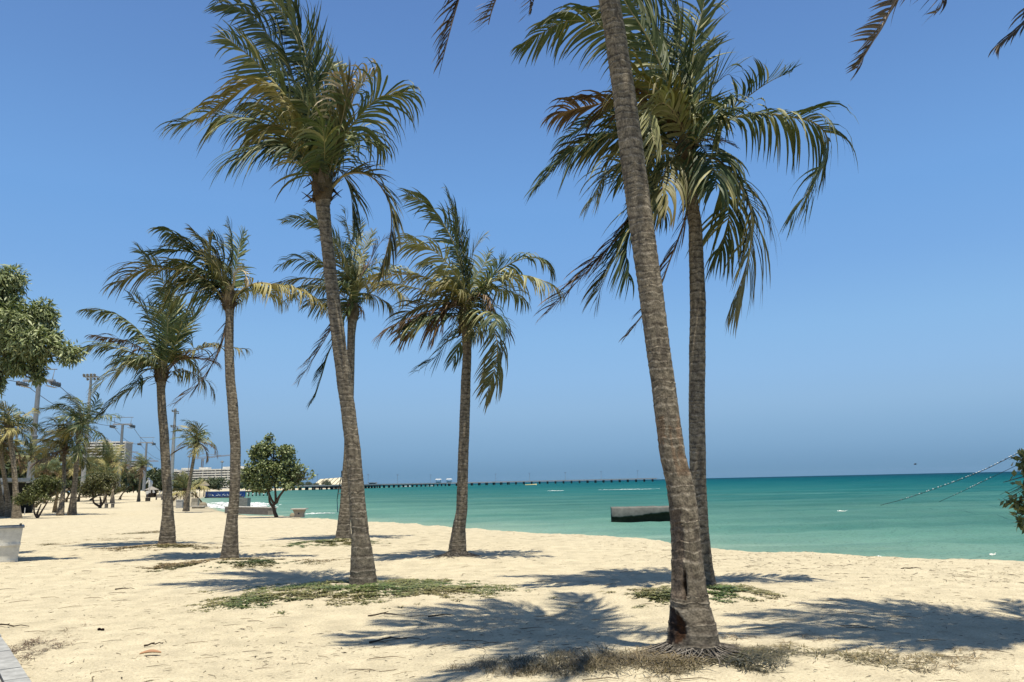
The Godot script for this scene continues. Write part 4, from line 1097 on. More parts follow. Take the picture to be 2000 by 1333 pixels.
	for k in 7: piece("pile", Vector3(0.3 + 0.9 * k, 0.3, 0.8), Vector3(0.22, 1.4, 0.22), "bark", t, Color(0.03, 0.03, 0.03))
	for k in 4:
		var bb := MB.new()
		bb.lathe(Vector3.ZERO, [Vector2(0.02, -0.2), Vector2(0.17, -0.1), Vector2(0.2, 0.05), Vector2(0.12, 0.18), Vector2(0.02, 0.22)], 10, Color(0.75, 0.76, 0.76))
		obj("buoy", bb.mesh(), "paint", t, Vector3(1.0 + 1.3 * k, 0.45, 1.05))
	piece("gear_box", Vector3(3.6, 1.9, 0), Vector3(1.5, 1.3, 1.2), "paint", t, Color(0.09, 0.11, 0.13))
	# low wall, block with bars, concrete table
	a = Vector3(-19.77, 0.00, -54.03)
	b = Vector3(-15.18, 0.00, -48.92)
	var c := (a + b) * 0.5
	t = thing("low_wall", "low concrete wall end half buried in sand beside the leafy tree", "wall", c, "", -atan2((b - a).z, (b - a).x))
	piece("body", Vector3(0, 0.14, 0), Vector3((b - a).length(), 0.42, 0.55), "concrete", t, Color(0.30, 0.28, 0.25))
	piece("coping", Vector3(0, 0.37, 0), Vector3((b - a).length() + 0.06, 0.05, 0.62), "concrete", t, Color(0.50, 0.48, 0.43))  # sunlit look of the wall top put into its lighter colour
	t = thing("concrete_pillar_stub", "grey concrete stub with rusty bars on top, left of the leafy tree", "concrete block", Vector3(-22.95, 0.00, -65.96))
	piece("body", Vector3(0, 0.36, 0), Vector3(1.0, 0.86, 0.8), "concrete", t, Color(0.28, 0.28, 0.26))
	for k in 5: rod("bar", [Vector3(-0.4 + 0.2 * k, 0.75, 0.1 * (k % 2)), Vector3(-0.39 + 0.2 * k, 1.0 + 0.05 * (k % 3), 0.1 * (k % 2))], [0.015, 0.015], "steel", t, Color(0.16, 0.09, 0.05), 5)
	t = thing("concrete_table", "low concrete table with a round hole in its foot right of the leafy tree", "table", Vector3(-12.04, 0.00, -43.68))
	piece("table_top", Vector3(0, 0.40, 0), Vector3(0.84, 0.06, 0.6), "concrete", t, Color(0.60, 0.57, 0.50))
	var cs := CSGCombiner3D.new()
	cs.name = "foot"
	cs.material_override = V["concrete"]
	t.add_child(cs)
	var poly := CSGPolygon3D.new()
	poly.name = "foot_block"
	poly.polygon = PackedVector2Array([Vector2(-0.24, -0.05), Vector2(0.27, -0.05), Vector2(0.24, 0.13), Vector2(0.34, 0.37), Vector2(-0.34, 0.37), Vector2(-0.22, 0.13)])
	poly.depth = 0.34
	poly.position = Vector3(0, 0, 0.17)
	var dark := StandardMaterial3D.new()
	dark.albedo_color = Color(0.27, 0.235, 0.19).linear_to_srgb()
	dark.roughness = 0.95
	cs.material_override = dark
	cs.add_child(poly)
	var hole := CSGCylinder3D.new()
	hole.name = "hole"
	hole.operation = CSGShape3D.OPERATION_SUBTRACTION
	hole.radius = 0.055
	hole.height = 0.8
	hole.rotation.x = PI / 2
	hole.position = Vector3(0.02, 0.16, 0)
	cs.add_child(hole)
	m = MB.new()
	m.lathe(Vector3.ZERO, [Vector2(0.17, -0.05), Vector2(0.16, 0.06), Vector2(0.08, 0.15), Vector2(0.0, 0.16)], 8, Color(0.36, 0.31, 0.22))
	tag(obj("stone", m.mesh(), "rock", null, Vector3(-12.70, 0.00, -44.68)), "small brown stone leaning on the concrete table's left side", "stone")
	# leaning two-legged frame standing in the shallows behind the twin trunks
	a = Vector3(-27.85, -0.35, -122.19)
	t = thing("pole_frame", "thin two-legged pole frame leaning in the shallows left of the twin trunks", "pole frame")
	var top := Vector3(-13.10, 2.63, -59.00)
	rod("pole", [a + Vector3(0, -0.3, 0), Vector3(-13.35, 1.30, -59.00), top], [0.05, 0.045, 0.035], "bark", t, Color(0.12, 0.12, 0.11), 6)
	rod("pole", [top, Vector3(-12.76, 1.21, -59.00), Vector3(-12.60, 0.56, -59.00)], [0.035, 0.045, 0.05], "bark", t, Color(0.3, 0.28, 0.24), 6)
	rod("crossbar", [Vector3(-13.36, 1.04, -58.90), Vector3(-12.70, 1.02, -58.90)], [0.03, 0.03], "bark", t, Color(0.2, 0.2, 0.18), 6)
	piece("cap", top, Vector3(0.12, 0.22, 0.12), "bark", t, Color(0.04, 0.04, 0.04))
	# flat-roofed pavilion at the left edge
	t = thing("pavilion", "flat-roofed dark pavilion behind the palms at the left edge", "building", Vector3(-42.53, 1.58, -62.00) * Vector3(1, 0, 1))
	piece("roof", Vector3(0, 1.075 + 1.55, 0), Vector3(7.4, 0.28, 5.0), "steel", t, Color(0.30, 0.33, 0.35))
	piece("fascia", Vector3(0, 1.075 + 1.28, 2.4), Vector3(7.0, 0.22, 0.1), "steel", t, Color(0.16, 0.18, 0.2))
	for k in 6: piece("post", Vector3(-3.2 + 1.28 * k, 1.25, 2.2), Vector3(0.13, 2.5, 0.13), "steel", t, Color(0.45, 0.47, 0.48))
	piece("wall", Vector3(0, 1.2, -1.4), Vector3(6.8, 2.4, 0.2), "plaster", t, Color(0.04, 0.045, 0.045))
	piece("counter", Vector3(0.5, 0.5, 0.6), Vector3(4.5, 1.0, 0.5), "plaster", t, Color(0.12, 0.12, 0.12))
	rod("marker", [Vector3.ZERO, Vector3(0, 0.5, 0)], [0.03, 0.03], "paint", thing("marker_post", "short white marker post among the left palms", "post", Vector3(-36.81, 0.00, -58.77)), Color(0.7, 0.7, 0.68), 6)
	t = thing("beach_bench", "low dark bench beside the far round shrub", "bench", Vector3(-40.27, 0.00, -77.66), "", 0.1)
	piece("seat", Vector3(0, 0.40, 0), Vector3(0.9, 0.07, 0.4), "concrete", t, Color(0.36, 0.34, 0.3))
	for s in [-1.0, 1.0]: piece("leg", Vector3(s * 0.3, 0.18, 0), Vector3(0.2, 0.38, 0.34), "concrete", t, Color(0.2, 0.19, 0.17))


func person(label: String, at: Vector3, top: Color, bottom: Color) -> void:
	var t := thing("person", label, "person", at)
	var m := MB.new()
	var skin := Color(0.3, 0.2, 0.14)
	for s in [-1.0, 1.0]:
		m.tube([Vector3(s * 0.11, 0.0, 0.06), Vector3(s * 0.11, 0.06, 0), Vector3(s * 0.11, 0.48, 0.01), Vector3(s * 0.09, 0.9, 0)], [0.05, 0.055, 0.065, 0.09], 8, bottom)
		m.tube([Vector3(s * 0.2, 1.42, 0), Vector3(s * 0.27, 1.15, 0.02), Vector3(s * 0.26, 0.9, 0.1)], [0.06, 0.05, 0.035], 7, top)
		m.tube([Vector3(s * 0.26, 0.92, 0.09), Vector3(s * 0.26, 0.8, 0.13)], [0.036, 0.03], 6, skin)
	m.tube([Vector3(0, 0.82, 0), Vector3(0, 1.0, 0), Vector3(0, 1.25, 0), Vector3(0, 1.42, 0), Vector3(0, 1.48, 0)], [0.15, 0.15, 0.17, 0.19, 0.07], 10, top)
	m.tube([Vector3(0, 1.45, 0), Vector3(0, 1.54, 0.01), Vector3(0, 1.62, 0.02), Vector3(0, 1.7, 0.01), Vector3(0, 1.74, 0)], [0.05, 0.065, 0.1, 0.09, 0.03], 9, skin)
	obj("body", m.mesh(), "leaf", t)
	m = MB.new()
	m.tube([Vector3(0, 1.64, -0.03), Vector3(0, 1.72, -0.02), Vector3(0, 1.765, 0)], [0.105, 0.1, 0.03], 9, Color(0.02, 0.015, 0.01))
	obj("hair", m.mesh(), "leaf", t)


# ---------------------------------------------------------------- palms
const TONES := {"green": [Color(0.05, 0.075, 0.024), Color(0.095, 0.12, 0.04), Color(0.18, 0.165, 0.08)], "dark": [Color(0.022, 0.042, 0.016), Color(0.05, 0.075, 0.026), Color(0.12, 0.12, 0.06)], "pale": [Color(0.18, 0.195, 0.085), Color(0.27, 0.265, 0.13), Color(0.36, 0.31, 0.18)], "yellow": [Color(0.20, 0.185, 0.06), Color(0.30, 0.26, 0.10), Color(0.36, 0.25, 0.12)], "olive": [Color(0.075, 0.08, 0.026), Color(0.14, 0.13, 0.045), Color(0.24, 0.17, 0.08)], "brown": [Color(0.085, 0.052, 0.028), Color(0.165, 0.105, 0.055), Color(0.26, 0.19, 0.12)], "grey": [Color(0.065, 0.05, 0.036), Color(0.125, 0.098, 0.07), Color(0.2, 0.16, 0.12)], "tan": [Color(0.36, 0.28, 0.17), Color(0.46, 0.38, 0.25), Color(0.5, 0.42, 0.3)]}
const WIND := Vector3(-1.0, -0.05, -0.12)


func spline(pts: Array, k: float) -> Vector3:
	var n := pts.size() - 1
	var s := clampf(k, 0.0, 1.0) * n
	var i := mini(int(s), n - 1)
	var u := s - i
	var p0: Vector3 = pts[maxi(i - 1, 0)] if i > 0 else pts[0] * 2.0 - pts[1]
	var p1: Vector3 = pts[i]
	var p2: Vector3 = pts[i + 1]
	var p3: Vector3 = pts[i + 2] if i + 2 <= n else pts[n] * 2.0 - pts[n - 1]
	return p1.cubic_interpolate(p2, p0, p3, u)


func frond(style: String, leaf: float, twist: float, pts: Array, r: RandomNumberGenerator, spacing := 0.042, wind := 1.0, segs := 6, wide := 0.036) -> ArrayMesh:
	var bits := style.split(" ")
	var tone: Array = TONES[bits[0]]
	var droop := bits[1] == "droop"
	var fold := bits[1] == "fold"
	var m := MB.new()
	var len := 0.0
	for i in pts.size() - 1: len += (pts[i + 1] - pts[i]).length()
	var steps_ := 22
	var path := []
	for i in steps_ + 1: path.append(spline(pts, float(i) / steps_))
	var cum := [0.0]
	for i in steps_: cum.append(cum[i] + (path[i + 1] - path[i]).length())
	len = cum[steps_]
	# the midrib, tapering
	var rad := []
	for i in steps_ + 1:
		rad.append(lerpf(0.030, 0.004, pow(float(i) / steps_, 0.6)) * clampf(len / 2.6, 0.55, 1.2) * (1.0 + 1.1 * pow(maxf(0.0, 1.0 - i / 5.0), 1.5)))
	var rc: Color = tone[1].lerp(Color(0.34, 0.29, 0.13), 0.5) if bits[0] not in ["brown", "grey"] else Color(0.2, 0.13, 0.08)
	m.tube(path, rad, 6, rc, tone[2])
	var chord: Vector3 = path[steps_] - path[0]
	var h := Vector3(chord.x, 0, chord.z)
	if h.length() < 0.25: h = Vector3(-0.6, 0, 0.5)
	var side0 := h.normalized().cross(Vector3.UP).normalized()
	var n := int(len * 0.88 / spacing)
	var clump := 0.0
	var clump_a := 0.0
	var left := 0
	var gust := wind * r.randf_range(0.7, 1.2)
	for e in [-1.0, 1.0]:
		for i in n:
			var k := 0.12 + 0.88 * (i + r.randf_range(-0.3, 0.3)) / n
			if left <= 0:
				left = r.randi_range(3, 9)
				clump = r.randfn() * 0.22
				clump_a = r.randfn() * 0.15
			left -= 1
			if r.randf() < 0.11: continue
			var want := k * len
			var j := 0
			while j < steps_ - 1 and cum[j + 1] < want: j += 1
			var p: Vector3 = path[j].lerp(path[j + 1], clampf((want - cum[j]) / maxf(cum[j + 1] - cum[j], 1e-5), 0.0, 1.0))
			var t: Vector3 = (path[mini(j + 2, steps_)] - path[maxi(j - 1, 0)]).normalized()
			var s := (side0 - t * side0.dot(t)).normalized()
			s = s.rotated(t, deg_to_rad(twist))
			var up := s.cross(t).normalized()
			var a := lerpf(1.15, 0.42, k) + clump_a + r.randfn() * 0.05
			if fold: a *= 0.30
			var lift := (0.10 if droop else 0.20) + clump
			var d: Vector3 = (t * cos(a) + s * e * sin(a) + up * lift).normalized()
			var L: float = leaf * (1.6 if droop else 1.22) * (0.42 + 0.58 * sin(PI * clampf(0.12 + k * 0.72, 0.0, 1.0))) * lerpf(1.0, 0.55, pow(k, 6.0)) * r.randf_range(0.82, 1.1)
			if r.randf() < 0.12: L *= r.randf_range(0.3, 0.7)
			var g := (1.45 if droop else 0.34) + (0.25 if fold else 0.0)
			g *= r.randf_range(0.7, 1.35)
			if r.randf() < 0.07: g += 1.6
			var W := gust * (0.40 if not fold else 0.14) * r.randf_range(0.7, 1.3)
			var base_col: Color = tone[0].lerp(tone[1], r.randf())
			if bits[0] in ["green", "dark"] and r.randf() < 0.13: base_col = base_col.lerp(Color(0.32, 0.30, 0.13), r.randf_range(0.3, 0.9))  # some leaflets painted pale, as if they caught the sun
			var tipc: Color = base_col.lerp(tone[2], r.randf_range(0.1, 0.8) * clampf(k * 1.3, 0.3, 1.0))
			var roll := r.randfn() * 0.35
			var prev := -1
			var nn := up
			var hold := d
			for q in segs + 1:
				var f := float(q) / segs
				var w := (up.cross(d)).normalized()
				if w.length() < 0.1: w = s
				w = w.rotated(d, roll * f + roll * 0.3)
				nn = d.cross(w).normalized()
				if nn.dot(up) < 0.0 and q == 0: nn = -nn
				var half: float = wide * 0.5 * (0.55 + 1.4 * f if f < 0.3 else 0.97 * (1.0 - pow((f - 0.3) / 0.7, 1.5)) + 0.03) * clampf(L / 0.5, 0.7, 1.3)
				var col := base_col.lerp(tipc, f * f)
				var x := m.add(p + w * half, (nn + w * 0.25).normalized(), col)
				m.add(p - w * half, (nn - w * 0.25).normalized(), col)
				if prev >= 0:
					m.quad(prev, prev + 1, x + 1, x)
				prev = x
				p += d * (L / segs)
				d = (d + (Vector3.DOWN * g * (0.35 + f) + WIND * W) * (2.2 / segs)).normalized()
	return m.mesh()


func trunk_mesh(line: Array, pitch: float, sides: int, per: int, r: RandomNumberGenerator, scar: bool, tint := Color(1, 1, 1)) -> ArrayMesh:
	# line: Vector3(x, y, radius); rings of old leaf scars step outward at their upper lip, each a little askew
	var m := MB.new()
	var top: float = line[line.size() - 1].y
	var bot: float = line[0].y
	var ring_y := []
	var y := bot
	while y < top:
		ring_y.append(y)
		y += pitch * r.randf_range(0.4, 1.6) * (1.25 if y < 1.2 else 1.0)
	ring_y.append(top + pitch)
	var nz := FastNoiseLite.new()
	nz.seed = r.randi()
	nz.frequency = 0.8
	var rows := []
	for i in ring_y.size() - 1:
		for k in per: rows.append([i, float(k) / per])
	for row in rows:
		var i: int = row[0]
		var u: float = row[1]
		var tone := 0.86 + 0.24 * fposmod(sin(i * 12.9898) * 43758.5, 1.0)
		for s in sides + 1:
			var a := TAU * s / sides
			var ca := cos(a)
			var sa := sin(a)
			var sway := nz.get_noise_3d(ca * 1.0, sa * 1.0, i * 0.45) * pitch * 0.42 + nz.get_noise_3d(ca * 4.0, sa * 4.0, i * 3.3) * pitch * 0.07
			var yy: float = lerpf(ring_y[i], ring_y[i + 1], u) + sway
			var j := 0
			while j < line.size() - 2 and line[j + 1].y < yy: j += 1
			var f := clampf((yy - line[j].y) / (line[j + 1].y - line[j].y), 0.0, 1.0)
			var sm := f * f * (3.0 - 2.0 * f) * 0.3 + f * 0.7
			var rad: float = lerpf(line[j].z, line[j + 1].z, sm)
			var cx: float = lerpf(line[j].x, line[j + 1].x, sm)
			var lip := pow(u, 3.0) * (0.75 + 0.5 * nz.get_noise_3d(ca * 3.0, sa * 3.0, i * 2.0))
			var k := 1.0 + 0.07 * (lip - 0.35) + 0.035 * nz.get_noise_3d(ca * 2.0, sa * 2.0, yy * 1.4) + 0.012 * nz.get_noise_3d(ca * 9.0, sa * 9.0, yy * 14.0)
			var col := Color(0.345, 0.29, 0.208) * tone
			col = col.lerp(Color(0.43, 0.372, 0.28), 0.5 + 0.5 * nz.get_noise_3d(ca * 1.5 + 9.0, sa * 1.5, yy * 0.8))
			col = col.lerp(Color(0.60, 0.53, 0.42), 0.95 * smoothstep(0.74, 0.90, u) * (0.6 + 0.8 * maxf(0.0, nz.get_noise_3d(ca * 3.0, sa * 3.0, i * 5.0))))         # pale worn lip
			if u < 0.18: col = col.lerp(Color(0.13, 0.105, 0.08), 0.35 + 0.5 * clampf(0.5 + nz.get_noise_3d(ca * 2.0, sa * 2.0, i * 7.0), 0.0, 1.0))                       # darker line at the foot of each ring
			var blotch := nz.get_noise_3d(ca * 2.2, sa * 2.2 + 30.0, yy * 2.0)
			if blotch > 0.25: col = col.lerp(Color(0.16, 0.135, 0.11), 0.6)
			if yy < 0.9: col = col.lerp(Color(0.17, 0.15, 0.125), 0.55 * (1.0 - yy / 0.9))    # old weathered foot
			if scar:
				# the strip where bark has gone, and the rotten hollow near the foot; both on the left front side
				var deg := rad_to_deg(atan2(sa, ca))
				var edge := nz.get_noise_2d(yy * 6.0, 3.0) * 9.0
				if yy > 0.48 and yy < 1.25 and deg > 112.0 + edge and deg < 172.0:
					k -= 0.15 * smoothstep(0.46, 0.56, yy) * smoothstep(1.28, 1.08, yy)
					col = Color(0.27, 0.215, 0.165).lerp(Color(0.19, 0.15, 0.115), 0.5 + 0.5 * nz.get_noise_2d(a * 9.0, yy * 3.0))
				var q := Vector2((deg - 115.0) / 8.0, (yy - 0.60) / 0.13).length()
				if q < 1.0:
					k -= 0.28 * (1.0 - q * q)
					col = Color(0.05, 0.032, 0.022)
				q = Vector2((deg - 140.0 - edge) / 22.0, (yy - 0.24) / 0.13).length() + 0.2 * nz.get_noise_2d(a * 8.0, yy * 12.0)
				if q < 1.0:
					k -= 0.25 * (1.0 - q * q)
					col = Color(0.14, 0.065, 0.03).lerp(Color(0.05, 0.03, 0.02), q)
				if yy > 1.55 and yy < 2.1 and nz.get_noise_3d(ca * 2.0, sa * 2.0, yy * 1.6 + 4.0) > 0.05: col = col.lerp(Color(0.36, 0.23, 0.14), 0.55)
				if deg > 152.0 + edge and deg < 180.0 and yy < 0.4:
					k -= 0.10
					col = Color(0.07, 0.05, 0.04)
			col = Color(col.r * tint.r, col.g * tint.g, col.b * tint.b)
			m.add(Vector3(cx + ca * rad * k, yy, sa * rad * k), Vector3(ca, 0, sa), col, Vector2(float(s) / sides * rad * 5.0 if rad > 0.05 else 0.0, yy))
	var w := sides + 1
	var nr := rows.size()
	var seam := roundf(0.16 * 5.0 * 5.0) / 5.0 / 5.0 / 0.16 / 5.0
	for j in nr:
		for s in w:
			m.t[j * w + s].x = float(s) / sides * seam * 0.8
			var o := m.v[maxi(j - 1, 0) * w + s]
			var q := m.v[mini(j + 1, nr - 1) * w + s]
			var l := m.v[j * w + (s - 1 if s > 0 else sides - 1)]
			var e := m.v[j * w + (s + 1 if s < sides else 1)]
			var nn := (q - o).cross(e - l).normalized()
			var out := Vector3(cos(TAU * s / sides), 0, sin(TAU * s / sides))
			m.n[j * w + s] = nn if nn.dot(out) > 0.0 else -nn
	for j in nr - 1:
		for s in sides:
			var k := j * w + s
			m.quad(k, k + 1, k + w + 1, k + w)
	return m.mesh()


func sheath_mesh(at: Vector3, rad: float, h: float, r: RandomNumberGenerator) -> ArrayMesh:
	# the ragged collar of fibre and old leaf bases that wraps the growing point
	var m := MB.new()
	var pts := []
	var rr := []
	for i in 9:
		var u := i / 8.0
		pts.append(at + Vector3(r.randf_range(-0.01, 0.01), (u - 0.35) * h, r.randf_range(-0.01, 0.01)))
		rr.append(rad * (0.95 + 0.35 * sin(PI * u) - 0.55 * u * u) * r.randf_range(0.93, 1.07))
	m.tube(pts, rr, 16, Color(0.25, 0.19, 0.125), Color(0.27, 0.235, 0.12))
	for i in 44:
		# old leaf bases and rags of fibre: tapering boat-shaped flaps that lean out
		var a := r.randf() * TAU
		var y := r.randf_range(-0.42, 0.30) * h
		var out := Vector3(cos(a), 0, sin(a))
		var across := out.cross(Vector3.UP)
		var d := (Vector3.UP * r.randf_range(0.7, 1.3) + out * r.randf_range(0.15, 0.9) + across * r.randfn() * 0.25).normalized()
		if r.randf() < 0.22: d = (out * 0.7 + Vector3.DOWN * r.randf_range(0.2, 1.2)).normalized()
		var p := at + out * rad * 0.9 + Vector3(0, y, 0)
		var l := rad * r.randf_range(0.9, 2.1)
		var half := rad * r.randf_range(0.18, 0.5)
		var col := Color(0.16, 0.11, 0.07).lerp(Color(0.40, 0.34, 0.25), r.randf())
		var prev := -1
		for k in 5:
			var u := k / 4.0
			var w: Vector3 = across * half * (1.0 - pow(u, 1.6)) + across * 0.004
			var q: Vector3 = p + d * l * u + out * 0.05 * u * u
			var c2 := col.lerp(Color(0.12, 0.085, 0.055), u * 0.7)
			var id := m.add(q - w - out * half * 0.25, (out - across * 0.6).normalized(), c2)
			m.add(q, out, c2)
			m.add(q + w - out * half * 0.25, (out + across * 0.6).normalized(), c2)
			if prev >= 0:
				m.quad(prev, prev + 1, id + 1, id)
				m.quad(prev + 1, prev + 2, id + 2, id + 1)
			prev = id
	return m.mesh()


func root_skirt(rad: float, spread: float, count: int, r: RandomNumberGenerator, base: Vector3) -> ArrayMesh:
	var m := MB.new()
	for i in count:
		var a := r.randf() * TAU
		var out := Vector3(cos(a), 0, sin(a))
		var l := spread * (0.12 + 0.9 * pow(r.randf(), 1.6))
		var pts := []
		var rr := []
		var tw := r.randfn() * 0.45
		var rise := r.randf_range(0.015, 0.09)
		for k in 5:
			var u := k / 4.0
			var o := out.rotated(Vector3.UP, tw * u)
			var p := o * (rad * 0.92 + l * u)
			p.y = rise * pow(1.0 - u, 1.7) + 0.006 + (sand_at(base.x + p.x, base.z + p.z) - base.y) * u
			pts.append(p)
			rr.append(lerpf(0.0065, 0.003, u) * r.randf_range(0.7, 1.3))
		var g := r.randf_range(0.16, 0.42)
		m.tube(pts, rr, 4, Color(g, g * 0.90, g * 0.78))
	return m.mesh()


func palm(label: String, data: Dictionary, seed_: int, pitch: float, sides: int, group: String, roots := 0, scar := false, extra := 0, extra_len := 2.4, tint := Color(1, 1, 1)) -> Node3D:
	var r := RandomNumberGenerator.new()
	r.seed = seed_
	var at: Vector3 = data.at
	at.y = sand_at(at.x, at.z) - 0.02
	var t := thing("coconut_palm", label, "palm tree", at, group)
	obj("trunk", trunk_mesh(data.trunk, pitch, sides, 8, r, scar, tint), "trunk", t)
	var crown: Vector3 = data.trunk[data.trunk.size() - 2]
	obj("fibre_sheath", sheath_mesh(Vector3(crown.x, crown.y + 0.02, 0), maxf(crown.z, 0.1), 0.62, r), "fibre", t)
	for f in data.fronds:
		var pts := [Vector3(crown.x, crown.y + 0.05, 0).lerp(Vector3(f[3][0], f[3][1], f[3][2]), 0.35)]
		for i in f[3].size() / 3: pts.append(Vector3(f[3][i * 3], f[3][i * 3 + 1], f[3][i * 3 + 2]))
		var o := obj("frond", frond(f[0], f[1], f[2], pts, r), "frond", t)
		if f[0].begins_with("brown") or f[0].begins_with("grey"): o.set_meta("label", "dried brown frond")
	for i in extra:
		var az := TAU * (i + r.randf_range(-0.3, 0.3)) / extra
		var el := r.randf_range(0.55, 1.35) if extra > 12 else r.randf_range(-0.45 if extra == 8 else 0.25, 1.0)
		obj("frond", frond(["dark open", "dark droop", "olive droop", "dark droop", "brown droop"][i % (4 if extra > 12 else 5)], 0.5, r.randf_range(-25, 25), arch(Vector3(crown.x, crown.y + 0.12, 0), az, el, extra_len * r.randf_range(0.85, 1.1), 0.55, 0.22, r), r), "frond", t)
	if roots: obj("roots", root_skirt(data.trunk[0].z, 0.34, roots, r, at), "fibre", t).set_meta("kind", "stuff")
	return t


func arch(from: Vector3, az: float, el: float, l: float, sag: float, wind: float, r: RandomNumberGenerator) -> Array:
	var d := Vector3(cos(az) * cos(el), sin(el), sin(az) * cos(el))
	var p := from
	var pts := [p]
	for i in 6:
		p += d * (l / 6.0)
		pts.append(p)
		d = (d + Vector3.DOWN * sag * (0.25 + i * 0.13) * 0.6 + WIND * wind * 0.6).normalized()
	return pts


func distant_palm(label: String, base: Vector3, top: Vector3, r0: float, l: float, count: int, seed_: int, group: String, dry := 0.25, detail := 0.075) -> void:
	var r := RandomNumberGenerator.new()
	r.seed = seed_
	var t := thing("distant_palm", label, "palm tree", base, group)
	var h := top - base
	var line := []
	for i in 9:
		var u := i / 8.0
		line.append(Vector3(h.x * (u * 0.6 + 0.4 * u * u), h.y * u - 0.05, r0 * (0.55 + 0.65 * pow(1.0 - u, 5.0)) * (1.15 if i == 8 else 1.0)))
	var lean_z := h.z
	var tr := obj("trunk", trunk_mesh(line, maxf(0.14, h.y * 0.03), 10, 3, r, false, Color(1.2, 1.17, 1.12)), "trunk", t)
	tr.rotation.x = atan2(lean_z, h.y)
	obj("fibre_sheath", sheath_mesh(Vector3(h.x, h.y, h.z), r0 * 0.8, 0.6, r), "fibre", t)
	for i in count:
		var az := TAU * (i * 0.381966 + r.randf_range(-0.05, 0.05))
		var el := lerpf(1.45, -0.55, pow(float(i) / count, 0.9)) + r.randf_range(-0.15, 0.15)
		var style: String = ["green open", "dark droop", "green droop", "olive droop"][r.randi() % 4]
		if el < 0.1 and r.randf() < dry * 2.0: style = ["brown droop", "yellow droop", "brown fold"][r.randi() % 3]
		elif r.randf() < dry * 0.5: style = "yellow droop" if r.randf() < 0.6 else "pale droop"
		obj("frond", frond(style, l * 0.27, r.randf_range(-35, 35), arch(h + Vector3(0, 0.1, 0), az, el, l * r.randf_range(0.8, 1.1), 0.62, 0.3, r), r, detail, 1.0, 3, detail * 0.62), "frond", t)


